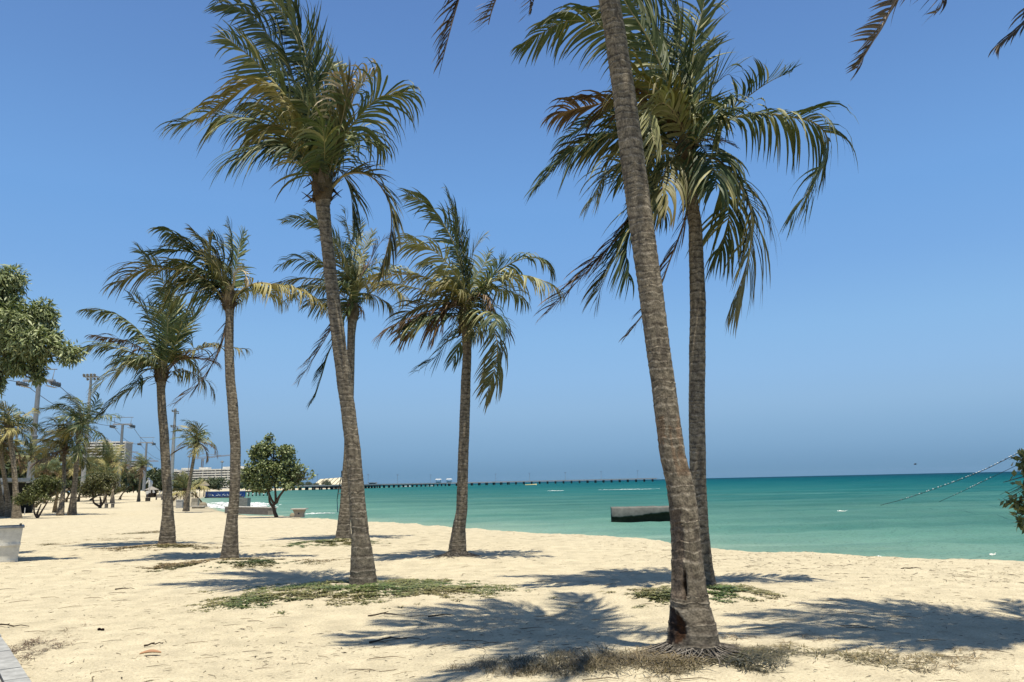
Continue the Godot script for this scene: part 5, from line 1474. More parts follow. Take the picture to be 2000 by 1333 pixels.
func palms() -> void:
	var g := "coconut palms on the near sand"
	palm("biggest nearest palm trunk, leaning left, with a dark hollow and roots at its foot", TREE_P7, 107, 0.085, 44, g, 330, true, 20, 2.9)
	palm("tall palm right behind the nearest trunk, with a long frond arching to the right", TREE_P6, 106, 0.095, 30, g, 0, false, 4, 2.0)
	palm("large palm leaning left, its foot in the widest green patch", TREE_P3, 103, 0.105, 30, g)
	palm("palm half hidden behind the large leaning one, with dry fronds hanging low", TREE_P4, 104, 0.10, 22, g, 0, false, 5, 1.7)
	palm("palm in the middle with a shaggy windblown crown and a skirt of pale roots", TREE_P5, 105, 0.10, 24, g, 190, false, 8, 1.7)
	palm("slim palm with a dead brown frond hanging by its trunk, left of the large one", TREE_P2, 102, 0.10, 24, g, 0, false, 3, 1.6)
	palm("shorter palm at the left whose fronds fan over the distant pylons", TREE_P1, 101, 0.10, 24, g, 0, false, 3, 1.8)
	palm("palm mostly out of view whose dry frond tips hang in at the top right corner", TREE_P8, 108, 0.10, 20, g, 0, false, 19, 2.7)
	var s := "palms farther down the beach"
	distant_palm("single far palm with a bent trunk beside the grey box", Vector3(-25.34, 0.00, -60.29), Vector3(-24.91, 5.16, -60.50), 0.23, 2.1, 19, 201, s, 0.35)
	distant_palm("low bushy palm just behind the single far palm's trunk", Vector3(-37.28, 0.00, -88.06), Vector3(-37.57, 1.29, -89.00), 0.34, 2.9, 16, 202, s, 0.5)
	distant_palm("broad far palm with the widest shaggy crown, left of the shorter near palm", Vector3(-31.73, 0.00, -56.09), Vector3(-31.94, 6.15, -56.50), 0.28, 3.1, 26, 203, s, 0.3)
	distant_palm("leaning palm under the broad shaggy crown", Vector3(-32.21, 0.00, -55.48), Vector3(-33.37, 4.66, -57.50), 0.24, 2.3, 15, 204, s, 0.3)
	distant_palm("slender palm leaning right behind the round shrub's right side", Vector3(-37.86, 0.00, -64.37), Vector3(-35.59, 4.21, -61.00), 0.2, 2.0, 14, 205, s, 0.3)
	distant_palm("leftmost tall palm with an upright tuft of fronds", Vector3(-32.32, 0.00, -50.83), Vector3(-33.49, 5.81, -51.00), 0.28, 2.4, 21, 206, s, 0.35)
	distant_palm("palm cut by the left edge behind the leftmost tall one", Vector3(-35.78, 0.00, -54.79), Vector3(-35.64, 4.18, -53.00), 0.27, 2.3, 18, 207, s, 0.4)
	distant_palm("palm with a leaning trunk between the two leftmost trunks", Vector3(-34.34, 0.00, -53.29), Vector3(-34.70, 4.88, -52.00), 0.25, 2.2, 16, 208, s, 0.5)
	distant_palm("palm behind the nearest pylon's column", Vector3(-53.06, 0.00, -86.30), Vector3(-46.78, 4.88, -75.00), 0.25, 2.6, 18, 209, s, 0.35)
	distant_palm("young palm growing straight up above the far round shrub", Vector3(-55.23, 0.00, -107.22), Vector3(-57.28, 5.52, -110.00), 0.3, 3.9, 20, 210, s, 0.4)
	distant_palm("bright low palm right behind the far round shrub", Vector3(-54.70, 0.00, -104.22), Vector3(-55.30, 3.51, -105.00), 0.28, 3.0, 16, 211, s, 0.6)
	distant_palm("palm left of the white figure, in front of the dark trees", Vector3(-58.97, 0.00, -122.39), Vector3(-58.09, 5.25, -121.00), 0.26, 2.5, 18, 212, s, 0.25)
	distant_palm("yellowish palm between the young one and the palm by the white figure", Vector3(-76.21, 0.00, -150.56), Vector3(-73.01, 3.88, -145.00), 0.28, 3.0, 15, 213, s, 0.6)
	distant_palm("far palm before the left side of the apartment tower", Vector3(-78.27, 0.00, -144.02), Vector3(-71.15, 5.46, -130.00), 0.28, 3.4, 16, 214, s, 0.4)
	distant_palm("far palm at the foot of the floodlight mast with the wide lamp row", Vector3(-74.20, 0.00, -132.71), Vector3(-70.23, 5.61, -126.00), 0.28, 3.2, 16, 215, s, 0.3)
	distant_palm("far palm behind the round shrub at the left", Vector3(-70.35, 0.00, -116.83), Vector3(-66.50, 4.64, -110.00), 0.28, 3.2, 16, 216, s, 0.3)
	distant_palm("thin-trunked far palm right of the broad shaggy one's foot", Vector3(-74.41, 0.00, -129.45), Vector3(-70.29, 4.90, -122.00), 0.26, 2.8, 14, 217, s, 0.3)
	distant_palm("far palm seen low between the round shrub and the leaning palm", Vector3(-89.29, 0.00, -150.17), Vector3(-75.65, 4.68, -128.00), 0.26, 2.8, 14, 218, s, 0.3)


# ---------------------------------------------------------------- broadleaf trees and shrubs
func limb(m: MB, pts: Array, r0: float, r1: float, col: Color) -> void:
	var path := []
	var rr := []
	for i in 9:
		path.append(spline(pts, i / 8.0))
		rr.append(lerpf(r0, r1, i / 8.0))
	m.tube(path, rr, 8, col)


func bush(called: String, label: String, category: String, at: Vector3, blobs: Array, stems: Array, r0: float, count: int, size: float, wide: float, dark: Color, light: Color, droop: float, seed_: int, bark := Color(0.13, 0.10, 0.075), group := "") -> void:
	# blobs and stems are relative to the foot; each stem is a list of points
	var r := RandomNumberGenerator.new()
	r.seed = seed_
	var t := thing(called, label, category, at, group)
	var first := true
	for s in stems:
		var m := MB.new()
		limb(m, s, r0 if first else r0 * 0.7, r0 * 0.35, bark)
		obj("trunk" if first else "branch", m.mesh(), "bark", t)
		first = false
	var tw := MB.new()
	for b in blobs:
		for i in 9:
			var d := Vector3(r.randfn(), r.randfn() * 0.7 + 0.1, r.randfn()).normalized()
			var e: Vector3 = b[0] + Vector3(d.x * b[1].x, d.y * b[1].y, d.z * b[1].z) * r.randf_range(0.6, 0.95)
			var st: Vector3 = stems[0][2]
			for s in stems:
				if (s[s.size() - 1] - e).length() < (st - e).length(): st = s[s.size() - 1]
			tw.tube([st, st.lerp(e, 0.5) + Vector3(0, 0.06, 0), e], [r0 * 0.16, r0 * 0.1, r0 * 0.04], 4, bark)
	obj("twigs", tw.mesh(), "bark", t).set_meta("kind", "stuff")
	var m := MB.new()
	leaf_cloud(m, blobs, count, size, wide, dark, light, droop, r)
	obj("crown", m.mesh(), "leaf", t).set_meta("kind", "stuff")


func blob(c: Vector3, rx: float, ry: float, rz := -1.0) -> Array:
	return [c, Vector3(rx, ry, rx if rz < 0.0 else rz)]


func shrubs() -> void:
	# round-leaved tree by the concrete table; one pixel there is u metres
	var u: float = 0.03067
	var at := Vector3(-13.77, 0.00, -45.22)
	bush("round_leaved_tree", "round-leaved tree with forked stems on the sand's edge beside the concrete table", "tree", at,
		[blob(Vector3(-30, 85, 4) * u, 36 * u, 40 * u), blob(Vector3(4, 88, -6) * u, 40 * u, 38 * u), blob(Vector3(36, 76, 4) * u, 30 * u, 26 * u), blob(Vector3(-24, 122, 0) * u, 26 * u, 26 * u), blob(Vector3(-18, 148, 0) * u, 9 * u, 9 * u), blob(Vector3(60, 74, 0) * u, 12 * u, 12 * u), blob(Vector3(14, 118, 0) * u, 22 * u, 18 * u), blob(Vector3(-58, 72, 0) * u, 16 * u, 28 * u), blob(Vector3(-45, 118, 0) * u, 15 * u, 17 * u), blob(Vector3(-30, 58, 0) * u, 34 * u, 18 * u), blob(Vector3(22, 60, 0) * u, 34 * u, 16 * u)],
		[[Vector3(0, -3, 0) * u, Vector3(-6, 14, 0) * u, Vector3(-3, 26, 0) * u], [Vector3(-4, 20, 0) * u, Vector3(-12, 34, 2) * u, Vector3(-22, 64, 2) * u], [Vector3(-2, 22, 0) * u, Vector3(-4, 40, -2) * u, Vector3(-8, 72, -4) * u], [Vector3(-1, 24, 0) * u, Vector3(6, 38, 2) * u, Vector3(26, 62, 2) * u], [Vector3(-7, 16, 0) * u, Vector3(-14, 26, 0) * u, Vector3(-16, 44, 0) * u]],
		4.0 * u, 12000, 0.16, 0.13, Color(0.07, 0.10, 0.034), Color(0.30, 0.33, 0.15), 0.1, 301)
	u = 0.03333
	at = Vector3(-30.49, 0.00, -49.96)
	bush("round_shrub", "round olive-green shrub on short stems among the left palms", "shrub", at,
		[blob(Vector3(-6, 46, 0) * u, 26 * u, 24 * u), blob(Vector3(20, 52, 0) * u, 24 * u, 28 * u), blob(Vector3(-34, 36, 0) * u, 18 * u, 14 * u), blob(Vector3(4, 70, 0) * u, 22 * u, 16 * u), blob(Vector3(34, 60, 0) * u, 14 * u, 18 * u)],
		[[Vector3(2, -2, 0) * u, Vector3(0, 8, 0) * u, Vector3(6, 26, 0) * u], [Vector3(0, 2, 0) * u, Vector3(-6, 12, 0) * u, Vector3(-8, 30, 0) * u], [Vector3(3, 3, 0) * u, Vector3(10, 16, 0) * u, Vector3(20, 34, 0) * u]],
		3.0 * u, 8000, 0.13, 0.07, Color(0.045, 0.065, 0.018), Color(0.16, 0.16, 0.05), 0.1, 302)
	u = 0.054
	at = Vector3(-41.78, 0.00, -78.68)
	bush("round_shrub", "wide olive-brown shrub spreading over crooked stems farther down the beach", "shrub", at,
		[blob(Vector3(-18, 38, 0) * u, 26 * u, 22 * u), blob(Vector3(10, 42, 0) * u, 28 * u, 24 * u), blob(Vector3(-2, 52, 0) * u, 30 * u, 16 * u), blob(Vector3(32, 40, 0) * u, 13 * u, 18 * u), blob(Vector3(-34, 32, 0) * u, 12 * u, 14 * u)],
		[[Vector3(0, -2, 0) * u, Vector3(2, 8, 0) * u, Vector3(-1, 20, 0) * u], [Vector3(-2, 3, 0) * u, Vector3(-12, 10, 0) * u, Vector3(-14, 24, 0) * u], [Vector3(2, 3, 0) * u, Vector3(8, 12, 0) * u, Vector3(12, 24, 0) * u]],
		3.2 * u, 8000, 0.19, 0.10, Color(0.05, 0.06, 0.018), Color(0.16, 0.145, 0.055), 0.1, 303)
	# leafy tree whose crown reaches in from the left edge
	at = Vector3(-13.9, 0, -18.6)
	var o := at
	var bl := []
	for q in [[Vector3(-12.49, 6.82, -18.50), 38, 40], [Vector3(-12.92, 6.28, -18.50), 70, 60], [Vector3(-12.11, 5.70, -18.30), 60, 50], [Vector3(-11.59, 5.89, -18.50), 34, 44], [Vector3(-11.62, 5.19, -18.20), 60, 42], [Vector3(-11.22, 5.34, -18.50), 14, 22], [Vector3(-10.79, 4.93, -18.40), 30, 30], [Vector3(-11.40, 4.82, -18.60), 36, 30], [Vector3(-12.08, 4.77, -18.40), 60, 34], [Vector3(-11.55, 4.43, -18.50), 18, 20], [Vector3(-13.58, 5.08, -18.90), 80, 80], [Vector3(-14.57, 6.87, -19.10), 110, 110], [Vector3(-12.39, 4.26, -18.30), 12, 32], [Vector3(-15.17, 5.72, -18.70), 110, 100], [Vector3(-14.45, 6.60, -20.30), 90, 80], [Vector3(-13.41, 5.83, -20.10), 70, 55]]:
		var k: float = 0.01233
		bl.append(blob(q[0] - o, q[1] * k, q[2] * k, minf(q[1], q[2]) * k * 1.1))
	bush("leafy_tree", "leafy green tree with drooping narrow leaves reaching in at the left edge", "tree", at, bl,
		[[Vector3(0, -0.1, 0), Vector3(0.1, 1.4, 0), Vector3(0.35, 3.0, 0)], [Vector3(0.3, 2.4, 0), Vector3(0.2, 3.6, 0), Vector3(0.5, 5.2, 0)], [Vector3(0.3, 2.5, 0), Vector3(-0.7, 3.4, -0.2), Vector3(-1.2, 4.6, -0.3)], [Vector3(0.4, 3.6, 0.1), Vector3(0.9, 4.3, 0.2), Vector3(1.6, 4.6, 0.2)]],
		0.13, 46000, 0.175, 0.047, Color(0.095, 0.13, 0.045), Color(0.42, 0.45, 0.24), 0.9, 304)
	# leafy shoot at the right edge
	at = Vector3(6.25, 0, -7.9)
	bl = []
	for q in [[Vector3(5.22, 1.70, -7.90), 36, 26], [Vector3(5.09, 1.48, -7.90), 34, 26], [Vector3(4.97, 1.33, -7.85), 22, 24], [Vector3(5.10, 1.25, -7.90), 28, 30], [Vector3(5.07, 1.10, -7.90), 14, 18], [Vector3(5.44, 1.50, -7.90), 60, 70], [Vector3(5.79, 1.90, -8.00), 80, 60]]:
		var k: float = 0.005267
		bl.append(blob(q[0] - at, q[1] * k, q[2] * k))
	bush("glossy_shrub", "glossy-leaved shrub reaching in at the right edge over the water", "shrub", at, bl,
		[[Vector3(0, -0.05, 0), Vector3(-0.05, 0.7, 0), Vector3(-0.2, 1.4, 0)], [Vector3(-0.1, 1.0, 0), Vector3(-0.4, 1.3, 0.05), Vector3(-0.75, 1.52, 0.05)], [Vector3(-0.1, 1.1, 0), Vector3(-0.2, 1.7, 0), Vector3(-0.55, 2.25, 0)]],
		0.035, 1500, 0.085, 0.05, Color(0.055, 0.08, 0.025), Color(0.30, 0.30, 0.11), 0.3, 305, Color(0.2, 0.16, 0.12))


# ---------------------------------------------------------------- near objects
func near_things() -> void:
	# grey skip bin at the left edge
	var at := Vector3(-12.48, 0, -18.86)
	at.y = sand_at(at.x, at.z)
	var t := thing("litter_bin", "battered pale grey metal bin standing on the sand at the left edge", "bin", at, "", 0.577)
	var m := MB.new()
	var col := Color(0.80, 0.78, 0.69)
	for s in [1.0, 0.965]:
		var bot: float = 0.50 * s
		var top: float = 0.555 * s
		var y0 := 0.02 if s == 1.0 else 0.06
		var p := [Vector3(-bot, y0, -bot * 0.8), Vector3(bot, y0, -bot * 0.8), Vector3(bot, y0, bot * 0.8), Vector3(-bot, y0, bot * 0.8), Vector3(-top, 0.8, -top * 0.8), Vector3(top, 0.8, -top * 0.8), Vector3(top, 0.8, top * 0.8), Vector3(-top, 0.8, top * 0.8)]
		var f := 1.0 if s == 1.0 else -1.0
		m.face(p[0], p[1], p[5], p[4], Vector3(0, 0, -f), col)
		m.face(p[2], p[3], p[7], p[6], Vector3(0, 0, f), col)
		m.face(p[1], p[2], p[6], p[5], Vector3(f, 0, 0), col)
		m.face(p[3], p[0], p[4], p[7], Vector3(-f, 0, 0), col)
		m.face(p[0], p[1], p[2], p[3], Vector3(0, -f, 0), col)
	obj("body", m.mesh(), "paint", t)
	for s in [[Vector3(0, 0.80, 0.455), Vector3(1.17, 0.045, 0.05)], [Vector3(0, 0.80, -0.455), Vector3(1.17, 0.045, 0.05)], [Vector3(0.56, 0.80, 0), Vector3(0.05, 0.043, 0.86)], [Vector3(-0.56, 0.80, 0), Vector3(0.05, 0.043, 0.86)]]:
		piece("rim", s[0], s[1], "paint", t, Color(0.30, 0.31, 0.31))
	piece("rib", Vector3(0, 0.40, 0.435), Vector3(1.07, 0.05, 0.04), "paint", t, Color(0.78, 0.76, 0.68))
	piece("base_rail", Vector3(0, 0.025, 0.40), Vector3(1.02, 0.05, 0.05), "paint", t, Color(0.74, 0.72, 0.64))
	piece("lug", Vector3(0.50, 0.85, 0.44), Vector3(0.05, 0.07, 0.04), "paint", t, Color(0.12, 0.12, 0.12))
	# the broken concrete block in the shallows, undercut by the waves
	var a := Vector3(4.46, -0.35, -36.54)
	t = thing("sea_block", "weathered concrete block with an undercut dark foot in the shallows behind the thickest trunk", "concrete block", Vector3(a.x, SEA, a.z), "", -0.09)
	m = MB.new()
	var w := 4.0
	var ring := []
	var cols := 40
	for i in cols + 1:
		var x := w * i / cols
		var up := 0.68 + 0.02 * rough.get_noise_1d(x * 30.0)
		var cut := 0.24 + 0.2 * smoothstep(0.3, 3.2, x) + 0.05 * rough.get_noise_1d(x * 60.0 + 7.0)
		var foot := 0.0 + 0.20 * smoothstep(0.8, 3.0, x)
		var inn := 0.16 * smoothstep(0.1, 0.9, x)
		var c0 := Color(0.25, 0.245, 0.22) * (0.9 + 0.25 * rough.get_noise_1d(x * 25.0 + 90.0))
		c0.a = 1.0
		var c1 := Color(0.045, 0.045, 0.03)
		var prof := [[Vector3(x, up, -1.6), Vector3.UP, c0 * 0.62], [Vector3(x, up, -0.03), Vector3(0, 1, 0.2), c0 * 0.7], [Vector3(x, up - 0.03, 0), Vector3(0, 0.2, 1), c0], [Vector3(x, cut + 0.06, 0.0), Vector3(0, 0, 1), c0 * 0.92], [Vector3(x, cut, -0.05), Vector3(0, -0.6, 0.6), c1], [Vector3(x, cut - 0.08, -inn), Vector3(0, -0.2, 1), c1], [Vector3(x, foot - 0.5, -inn - 0.02), Vector3(0, 0, 1), c1], [Vector3(x, foot - 0.5, -1.6), Vector3.DOWN, c1]]  # top coloured darker than the front to offset the overhead sun
		var ids := []
		for q in prof: ids.append(m.add(q[0], q[1].normalized(), q[2]))
		if ring:
			for q in ids.size() - 1: m.quad(ring[q], ring[q + 1], ids[q + 1], ids[q])
		ring = ids
	for x in [0.0, w]:
		var o := Vector3(-1, 0, 0) if x == 0.0 else Vector3(1, 0, 0)
		m.face(Vector3(x, 0.34, 0), Vector3(x, 0.67, 0), Vector3(x, 0.67, -1.6), Vector3(x, 0.34, -1.6), o, Color(0.26, 0.255, 0.235))
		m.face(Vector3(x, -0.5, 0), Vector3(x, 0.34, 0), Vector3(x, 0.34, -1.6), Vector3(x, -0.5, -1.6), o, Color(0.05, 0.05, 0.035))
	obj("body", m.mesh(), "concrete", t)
	# ropes with floats that rise out of the sea to a post beyond the right edge
	var runs := [[Vector3(23.09, -0.35, -49.90), Vector3(23.26, 0.19, -46.50), Vector3(22.81, 1.06, -41.00), Vector3(22.19, 1.67, -37.00), Vector3(20.99, 2.32, -32.50), Vector3(19.55, 2.94, -28.00), Vector3(14.97, 3.05, -20.00), Vector3(5.95, 2.47, -6.89)], [Vector3(29.50, -0.37, -54.70), Vector3(29.21, 0.57, -50.50), Vector3(28.09, 1.03, -47.00), Vector3(26.71, 1.77, -42.00), Vector3(24.01, 2.73, -34.00), Vector3(16.24, 2.90, -21.00), Vector3(5.93, 2.29, -6.89)]]
	for k in 2:
		t = thing("float_rope", ["longer rope strung with pale floats rising from the sea at the right", "shorter rope with a few pale floats below the longer one"][k], "rope")
		var pts := []
		var rr := []
		for i in 41:
			pts.append(spline(runs[k], i / 40.0))
			rr.append(0.013)
		m = MB.new()
		m.tube(pts, rr, 5, Color(0.05, 0.05, 0.05))
		obj("rope", m.mesh(), "rope", t)
		m = MB.new()
		for i in ([46, 14][k]):
			var q := spline(runs[k], lerpf([0.11, 0.08][k], [0.66, 0.42][k], (i + rng.randf_range(-0.3, 0.3)) / [46.0, 14.0][k]))
			var s := rng.randf_range(0.02, 0.036)
			m.lathe(q + Vector3(0, 0.02, 0), [Vector2(0.01, -s * 0.8), Vector2(s, -s * 0.4), Vector2(s * 1.1, s * 0.2), Vector2(s * 0.6, s * 0.9), Vector2(0.01, s)], 7, [Color(0.75, 0.76, 0.76), Color(0.28, 0.28, 0.28), Color(0.07, 0.07, 0.08)][[0, 0, 0, 1, 2][rng.randi() % 5]])
		obj("floats", m.mesh(), "paint", t).set_meta("kind", "stuff")
	# a bird over the horizon
	t = thing("bird", "small dark bird flying just above the horizon at the right", "bird", Vector3(30.85, 2.28, -60.00))
	m = MB.new()
	m.tube([Vector3(-0.11, 0, 0), Vector3(-0.05, 0.0, 0), Vector3(0.03, 0.01, 0), Vector3(0.10, 0.02, 0), Vector3(0.13, 0.02, 0)], [0.01, 0.025, 0.03, 0.02, 0.006], 7, Color(0.03, 0.03, 0.035))
	for s in [-1.0, 1.0]:
		var n0 := m.add(Vector3(0.05, 0.01, 0), Vector3.UP, Color(0.03, 0.03, 0.035))
		m.add(Vector3(-0.04, 0.01, 0), Vector3.UP, Color(0.03, 0.03, 0.035))
		m.add(Vector3(-0.02, 0.09, s * 0.12), Vector3.UP, Color(0.03, 0.03, 0.035))
		m.add(Vector3(0.05, 0.10, s * 0.12), Vector3.UP, Color(0.03, 0.03, 0.035))
		m.add(Vector3(-0.03, 0.08, s * 0.26), Vector3.UP, Color(0.03, 0.03, 0.035))
		m.quad(n0, n0 + 1, n0 + 2, n0 + 3)
		m.tri(n0 + 3, n0 + 2, n0 + 4)
	obj("body", m.mesh(), "leaf", t)
	# small things lying on the sand
	var q := Vector3(-3.63, 0.00, -7.98)
	m = MB.new()
	for i in 6:
		var u := i / 5.0
		var half := 0.05 * sin(PI * clampf(u * 0.9 + 0.08, 0.0, 1.0))
		m.add(Vector3(-0.1 + 0.2 * u, 0.02 + 0.02 * sin(PI * u), half), Vector3(0, 1, 0.3).normalized(), Color(0.36, 0.20, 0.11))
		m.add(Vector3(-0.1 + 0.2 * u, 0.012 + 0.01 * sin(PI * u), 0), Vector3.UP, Color(0.30, 0.16, 0.09))
		m.add(Vector3(-0.1 + 0.2 * u, 0.025 + 0.02 * sin(PI * u), -half), Vector3(0, 1, -0.3).normalized(), Color(0.40, 0.23, 0.13))
		if i:
			for k in 2: m.quad(i * 3 - 3 + k, i * 3 - 2 + k, i * 3 + 1 + k, i * 3 + k)
	var lf := obj("fallen_leaf", m.mesh(), "leaf", null, Vector3(q.x, sand_at(q.x, q.z), q.z))
	lf.rotation.y = 0.25
	tag(lf, "single reddish brown fallen leaf on the bare sand at the lower left", "leaf")
	for k in 2:
		q = [Vector3(-4.87, 0.00, -9.36), Vector3(-4.83, 0.00, -9.36)][k]
		m = MB.new()
		m.lathe(Vector3.ZERO, [Vector2(0.004, -0.012), Vector2(0.018, -0.005), Vector2(0.021, 0.006), Vector2(0.012, 0.016), Vector2(0.0, 0.018)], 9, Color(0.02, 0.015, 0.012))
		tag(obj("dark_seed", m.mesh(), "bark", null, Vector3(q.x, sand_at(q.x, q.z) + 0.012, q.z)), ["left one of two black seeds side by side on the bare sand", "right one of two black seeds side by side on the bare sand"][k], "seed", "black seeds on the sand")
	var sticks := [[Vector3(-1.61, -0.00, -9.84), 0.45, 0.1, "forked dark twig in the shade just below the widest green patch"], [Vector3(-1.37, 0.00, -8.49), 0.40, 0.5, "dark twig in the large palm shadow left of the nearest trunk"], [Vector3(-6.41, 0.00, -13.04), 0.32, 0.0, "straight thin twig on the bare sand between the kerb and the left palms"], [Vector3(-6.07, -0.00, -9.63), 0.5, -0.1, "curved dry stalk lying beside the kerb"], [Vector3(-3.82, 0.00, -8.46), 0.18, 0.4, "bent thin stalk above the fallen brown leaf"], [Vector3(6.93, -0.00, -17.54), 0.7, 0.05, "pale driftwood stick on the sand's edge right of the twin trunks"], [Vector3(-0.94, 0.00, -9.76), 0.3, 0.2, "short dark stick on shaded sand right of the widest green patch"], [Vector3(6.72, 0.00, -13.61), 0.35, 0.1, "dark dried weed scrap on the open sand at the right"]]
	for s in sticks:
		q = s[0]
		m = MB.new()
		var pts := []
		var rr := []
		for i in 6:
			var u := i / 5.0
			pts.append(Vector3((u - 0.5) * s[1], 0.012 + 0.03 * sin(u * PI) * rng.randf(), 0.06 * sin(u * 4.0 + s[1] * 9.0) * s[1]))
			rr.append(lerpf(0.011, 0.004, u))
		var dk := Color(0.10, 0.075, 0.055) if not s[3].begins_with("pale") else Color(0.42, 0.37, 0.3)
		m.tube(pts, rr, 6, dk)
		m.tube([pts[2], pts[2] + Vector3(0.08, 0.03, 0.07) * s[1] * 2.0], [0.007, 0.003], 5, dk)
		var o := obj("twig", m.mesh(), "bark", null, Vector3(q.x, sand_at(q.x, q.z), q.z))
		o.rotation.y = s[2]
		tag(o, s[3], "twig")


# ---------------------------------------------------------------- ground plants and litter
func tuft(r: RandomNumberGenerator, blades: int, tall: float, flat: float, width: float) -> ArrayMesh:
	var m := MB.new()
	for i in blades:
		var a := r.randf() * TAU
		var d := Vector3(cos(a) * flat, 1.0, sin(a) * flat).normalized()
		var p := Vector3(cos(a), 0, sin(a)) * r.randf() * tall * 0.5
		var l := tall * r.randf_range(0.5, 1.15)
		var w := Vector3(-sin(a), 0, cos(a)) * width * r.randf_range(0.7, 1.3)
		var nn := w.cross(d).normalized()
		if nn.y < 0.0: nn = -nn
		nn = (nn + Vector3.UP * 0.6).normalized()
		var g := r.randf_range(0.75, 1.2)
		var col := Color(g, g, g)
		var mid := p + d * l * 0.55
		var tip := p + d * l + Vector3(cos(a), -0.6, sin(a)) * l * 0.35
		var q := [m.add(p - w * 0.4, nn, col), m.add(p + w * 0.4, nn, col), m.add(mid + w, nn, col), m.add(mid - w, nn, col), m.add(tip, nn, col)]
		m.quad(q[0], q[1], q[2], q[3])
		m.tri(q[3], q[2], q[4])
	return m.mesh()


func patch(label: String, ovals: Array, count: int, size: float, cols: Array, seed_: int, mesh: Mesh, called := "ground_cover", bare := 0.05) -> void:
	# ovals: Vector4(x, z, half width, half depth)
	var r := RandomNumberGenerator.new()
	r.seed = seed_
	var places := []
	var tints := []
	var area := 0.0
	for o in ovals: area += o.z * o.w
	for o in ovals:
		for i in int(count * o.z * o.w / area):
			var a := r.randf() * TAU
			var k := sqrt(r.randf()) * 1.65
			var x: float = o.x + cos(a) * o.z * k
			var z: float = o.y + sin(a) * o.w * k
			var n := 1.3 * soft.get_noise_2d(x * 14.0, z * 18.0) + 1.1 * rough.get_noise_2d(x * 34.0, z * 34.0)
			if r.randf() > clampf(0.95 - 1.15 * (k - 0.35) + 1.5 * n + 2.0 * bare, 0.0, 1.0): continue
			var s := size * r.randf_range(0.55, 1.3) * lerpf(1.05, 0.6, clampf(k - 0.3, 0.0, 1.0))
			places.append(Transform3D(Basis(Vector3.UP, r.randf() * TAU).scaled(Vector3(s, s * r.randf_range(0.4, 1.0), s)), Vector3(x, sand_at(x, z) - 0.008, z)))
			var dry := clampf(0.55 + 0.9 * soft.get_noise_2d(x * 9.0 + 70.0, z * 9.0) + r.randf_range(-0.25, 0.25) + 0.25 * (k - 0.6), 0.0, 1.0)
			tints.append(cols[0].lerp(cols[1], dry))
	tag(many(called, mesh, "leaf", places, tints), label, "ground cover", "", "stuff")


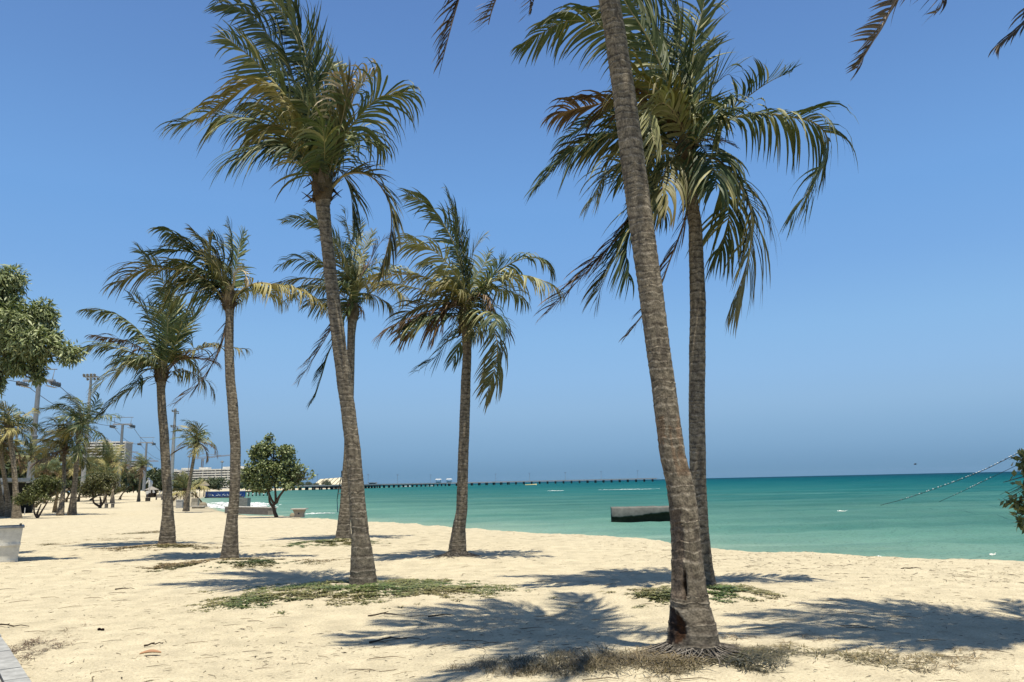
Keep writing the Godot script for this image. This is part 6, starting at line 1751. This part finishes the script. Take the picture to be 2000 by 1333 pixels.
func plants_and_litter() -> void:
	var r := RandomNumberGenerator.new()
	r.seed = 77
	var weed := tuft(r, 11, 0.08, 1.35, 0.012)
	var straw := tuft(r, 9, 0.10, 1.7, 0.0045)
	var stems := tuft(r, 5, 0.17, 0.9, 0.0035)
	var green := [Color(0.075, 0.115, 0.03), Color(0.20, 0.17, 0.07)]
	var dry := [Color(0.12, 0.11, 0.04), Color(0.24, 0.17, 0.09)]
	patch("widest green creeping plants, around the large leaning palm's foot", [Vector4(-2.45, -11.9, 1.6, 1.0), Vector4(-3.35, -11.1, 0.95, 0.62), Vector4(-1.1, -11.85, 0.85, 0.55), Vector4(-2.3, -12.7, 1.2, 0.5)], 6500, 1.0, green, 401, weed, "ground_cover", 0.16)
	patch("creeping plants around the slim palm's foot, browner at the left", [Vector4(-5.9, -16.9, 1.5, 0.75), Vector4(-7.1, -16.6, 0.7, 0.5)], 3800, 1.0, [Color(0.06, 0.085, 0.025), Color(0.20, 0.145, 0.07)], 402, weed, "ground_cover", 0.05)
	patch("thin dry creeping plants around the shorter left palm's foot", [Vector4(-9.8, -21.9, 1.5, 0.7)], 2200, 1.0, dry, 403, weed)
	patch("creeping plants in the shade of the half hidden palm", [Vector4(-5.3, -22.2, 1.2, 0.75)], 2600, 1.0, green, 404, weed)
	patch("green creeping plants beside the tall palm behind the nearest trunk", [Vector4(1.95, -10.75, 1.0, 0.42), Vector4(2.85, -11.0, 0.35, 0.4)], 2600, 1.0, green, 405, weed, "ground_cover", 0.12)
	patch("dry straw and dark weeds in the shade left of the nearest trunk", [Vector4(0.75, -7.15, 0.85, 0.36), Vector4(1.1, -6.75, 0.75, 0.35), Vector4(0.1, -7.0, 0.6, 0.25)], 2300, 0.9, [Color(0.03, 0.032, 0.012), Color(0.17, 0.13, 0.07)], 406, stems, "dry_grass", 0.02)
	patch("tangle of dry straw around the nearest trunk's foot", [Vector4(1.6, -6.9, 0.72, 0.42)], 2400, 1.0, [Color(0.04, 0.04, 0.016), Color(0.24, 0.20, 0.13)], 407, straw, "dry_grass", 0.12)
	patch("sparse dry creepers on the sand right of the nearest trunk", [Vector4(2.9, -7.15, 1.0, 0.4), Vector4(2.4, -8.0, 0.5, 0.25), Vector4(3.3, -6.9, 0.6, 0.3)], 800, 1.0, dry, 408, straw, "dry_grass", -0.10)
	patch("patch of dry weeds left of the shorter left palm, nearer the sea", [Vector4(-14.3, -30.3, 0.75, 0.7)], 500, 1.4, dry, 409, straw, "dry_grass")
	patch("flat dry weeds left of the shorter left palm, nearer the kerb", [Vector4(-13.6, -26.8, 1.1, 0.5)], 420, 1.4, dry, 410, straw, "dry_grass", -0.02)
	patch("dry stalks on the sand between the bin and the shorter left palm", [Vector4(-14.3, -24.3, 0.5, 0.5)], 160, 1.5, dry, 411, straw, "dry_grass")
	patch("dead leaves piled along the kerb", [Vector4(-5.2, -8.6, 0.16, 0.7), Vector4(-4.85, -8.1, 0.12, 0.5)], 260, 0.9, [Color(0.12, 0.08, 0.05), Color(0.22, 0.16, 0.10)], 412, straw, "dead_leaves", 0.2)
	# strewn bits: dark crumbs, short stalks and leaf scraps all over the sand
	var bit := MB.new()
	bit.tube([Vector3(-0.5, 0.0, 0.03), Vector3(-0.15, 0.10, -0.05), Vector3(0.2, 0.05, 0.05), Vector3(0.5, 0.02, -0.04)], [0.035, 0.06, 0.05, 0.02], 4, Color.WHITE)
	var places := []
	var tints := []
	for i in 60000:
		var z := -4.2 - 42.0 * pow(r.randf(), 1.9)
		var x := r.randf_range(-0.74, 0.74) * -z + r.randf_range(-1, 1)
		var d := shore_distance(x, z)
		if d < 0.3: continue
		var thick := 0.35 + 0.9 * soft.get_noise_2d(x * 5.0 + 10.0, z * 5.0 + 33.0)
		if d < 4.5 and x > 2.0 and r.randf() < 0.6: thick += 0.8
		if r.randf() > thick: continue
		var s := 0.012 + 0.08 * pow(r.randf(), 4.0) + (0.09 * r.randf() if d < 4.2 and x > 3.0 and r.randf() < 0.5 else 0.0)
		places.append(Transform3D(Basis(Vector3.UP, r.randf() * TAU) * Basis(Vector3.FORWARD, r.randfn() * 0.1) * Basis.from_scale(Vector3(s, s * 0.45, s * r.randf_range(0.3, 1.0))), Vector3(x, sand_height(x, z, d) + 0.002, z)))
		var k := r.randf()
		tints.append(Color(0.05, 0.04, 0.03).lerp(Color(0.30, 0.23, 0.15), k * k))
	for i in 900:
		# dried weed washed up in a loose band behind the sand's edge
		var x := r.randf_range(1.5, 11.0)
		var z := r.randf_range(-24.0, -9.0)
		var d := shore_distance(x, z)
		if d < 0.5 or d > 4.6 or r.randf() > 1.1 - d * 0.2 + 0.6 * soft.get_noise_2d(x * 8.0, z * 8.0): continue
		var s := r.randf_range(0.03, 0.17) * r.randf_range(0.5, 1.0)
		places.append(Transform3D(Basis(Vector3.UP, r.randfn() * 0.8) * Basis.from_scale(Vector3(s, s * 0.4, s * r.randf_range(0.3, 0.9))), Vector3(x, sand_height(x, z, d) + 0.003, z)))
		tints.append(Color(0.05, 0.04, 0.03).lerp(Color(0.26, 0.20, 0.13), r.randf()))
	tag(many("beach_litter", bit.mesh(), "bark", places, tints), "dark crumbs, stalks and scraps strewn all over the sand", "litter", "", "stuff")
	var stalk := MB.new()
	stalk.tube([Vector3(-0.5, 0.0, 0.0), Vector3(-0.2, 0.03, 0.06), Vector3(0.15, 0.035, -0.03), Vector3(0.5, 0.0, 0.05)], [0.008, 0.012, 0.010, 0.004], 4, Color.WHITE)
	places = []
	tints = []
	for i in 1500:
		var z := -4.4 - 22.0 * pow(r.randf(), 1.5)
		var x := r.randf_range(-0.72, 0.72) * -z
		var d := shore_distance(x, z)
		if d < 0.5: continue
		var s := 0.06 + 0.30 * pow(r.randf(), 3.0)
		places.append(Transform3D(Basis(Vector3.UP, r.randfn() * 0.5).scaled(Vector3(s, s, s)), Vector3(x, sand_height(x, z, d) + 0.003, z)))
		tints.append(Color(0.13, 0.10, 0.07).lerp(Color(0.36, 0.28, 0.18), r.randf()))
	tag(many("dry_stalks", stalk.mesh(), "bark", places, tints), "thin dry stalks and leaf ribs scattered on the near sand", "litter", "", "stuff")
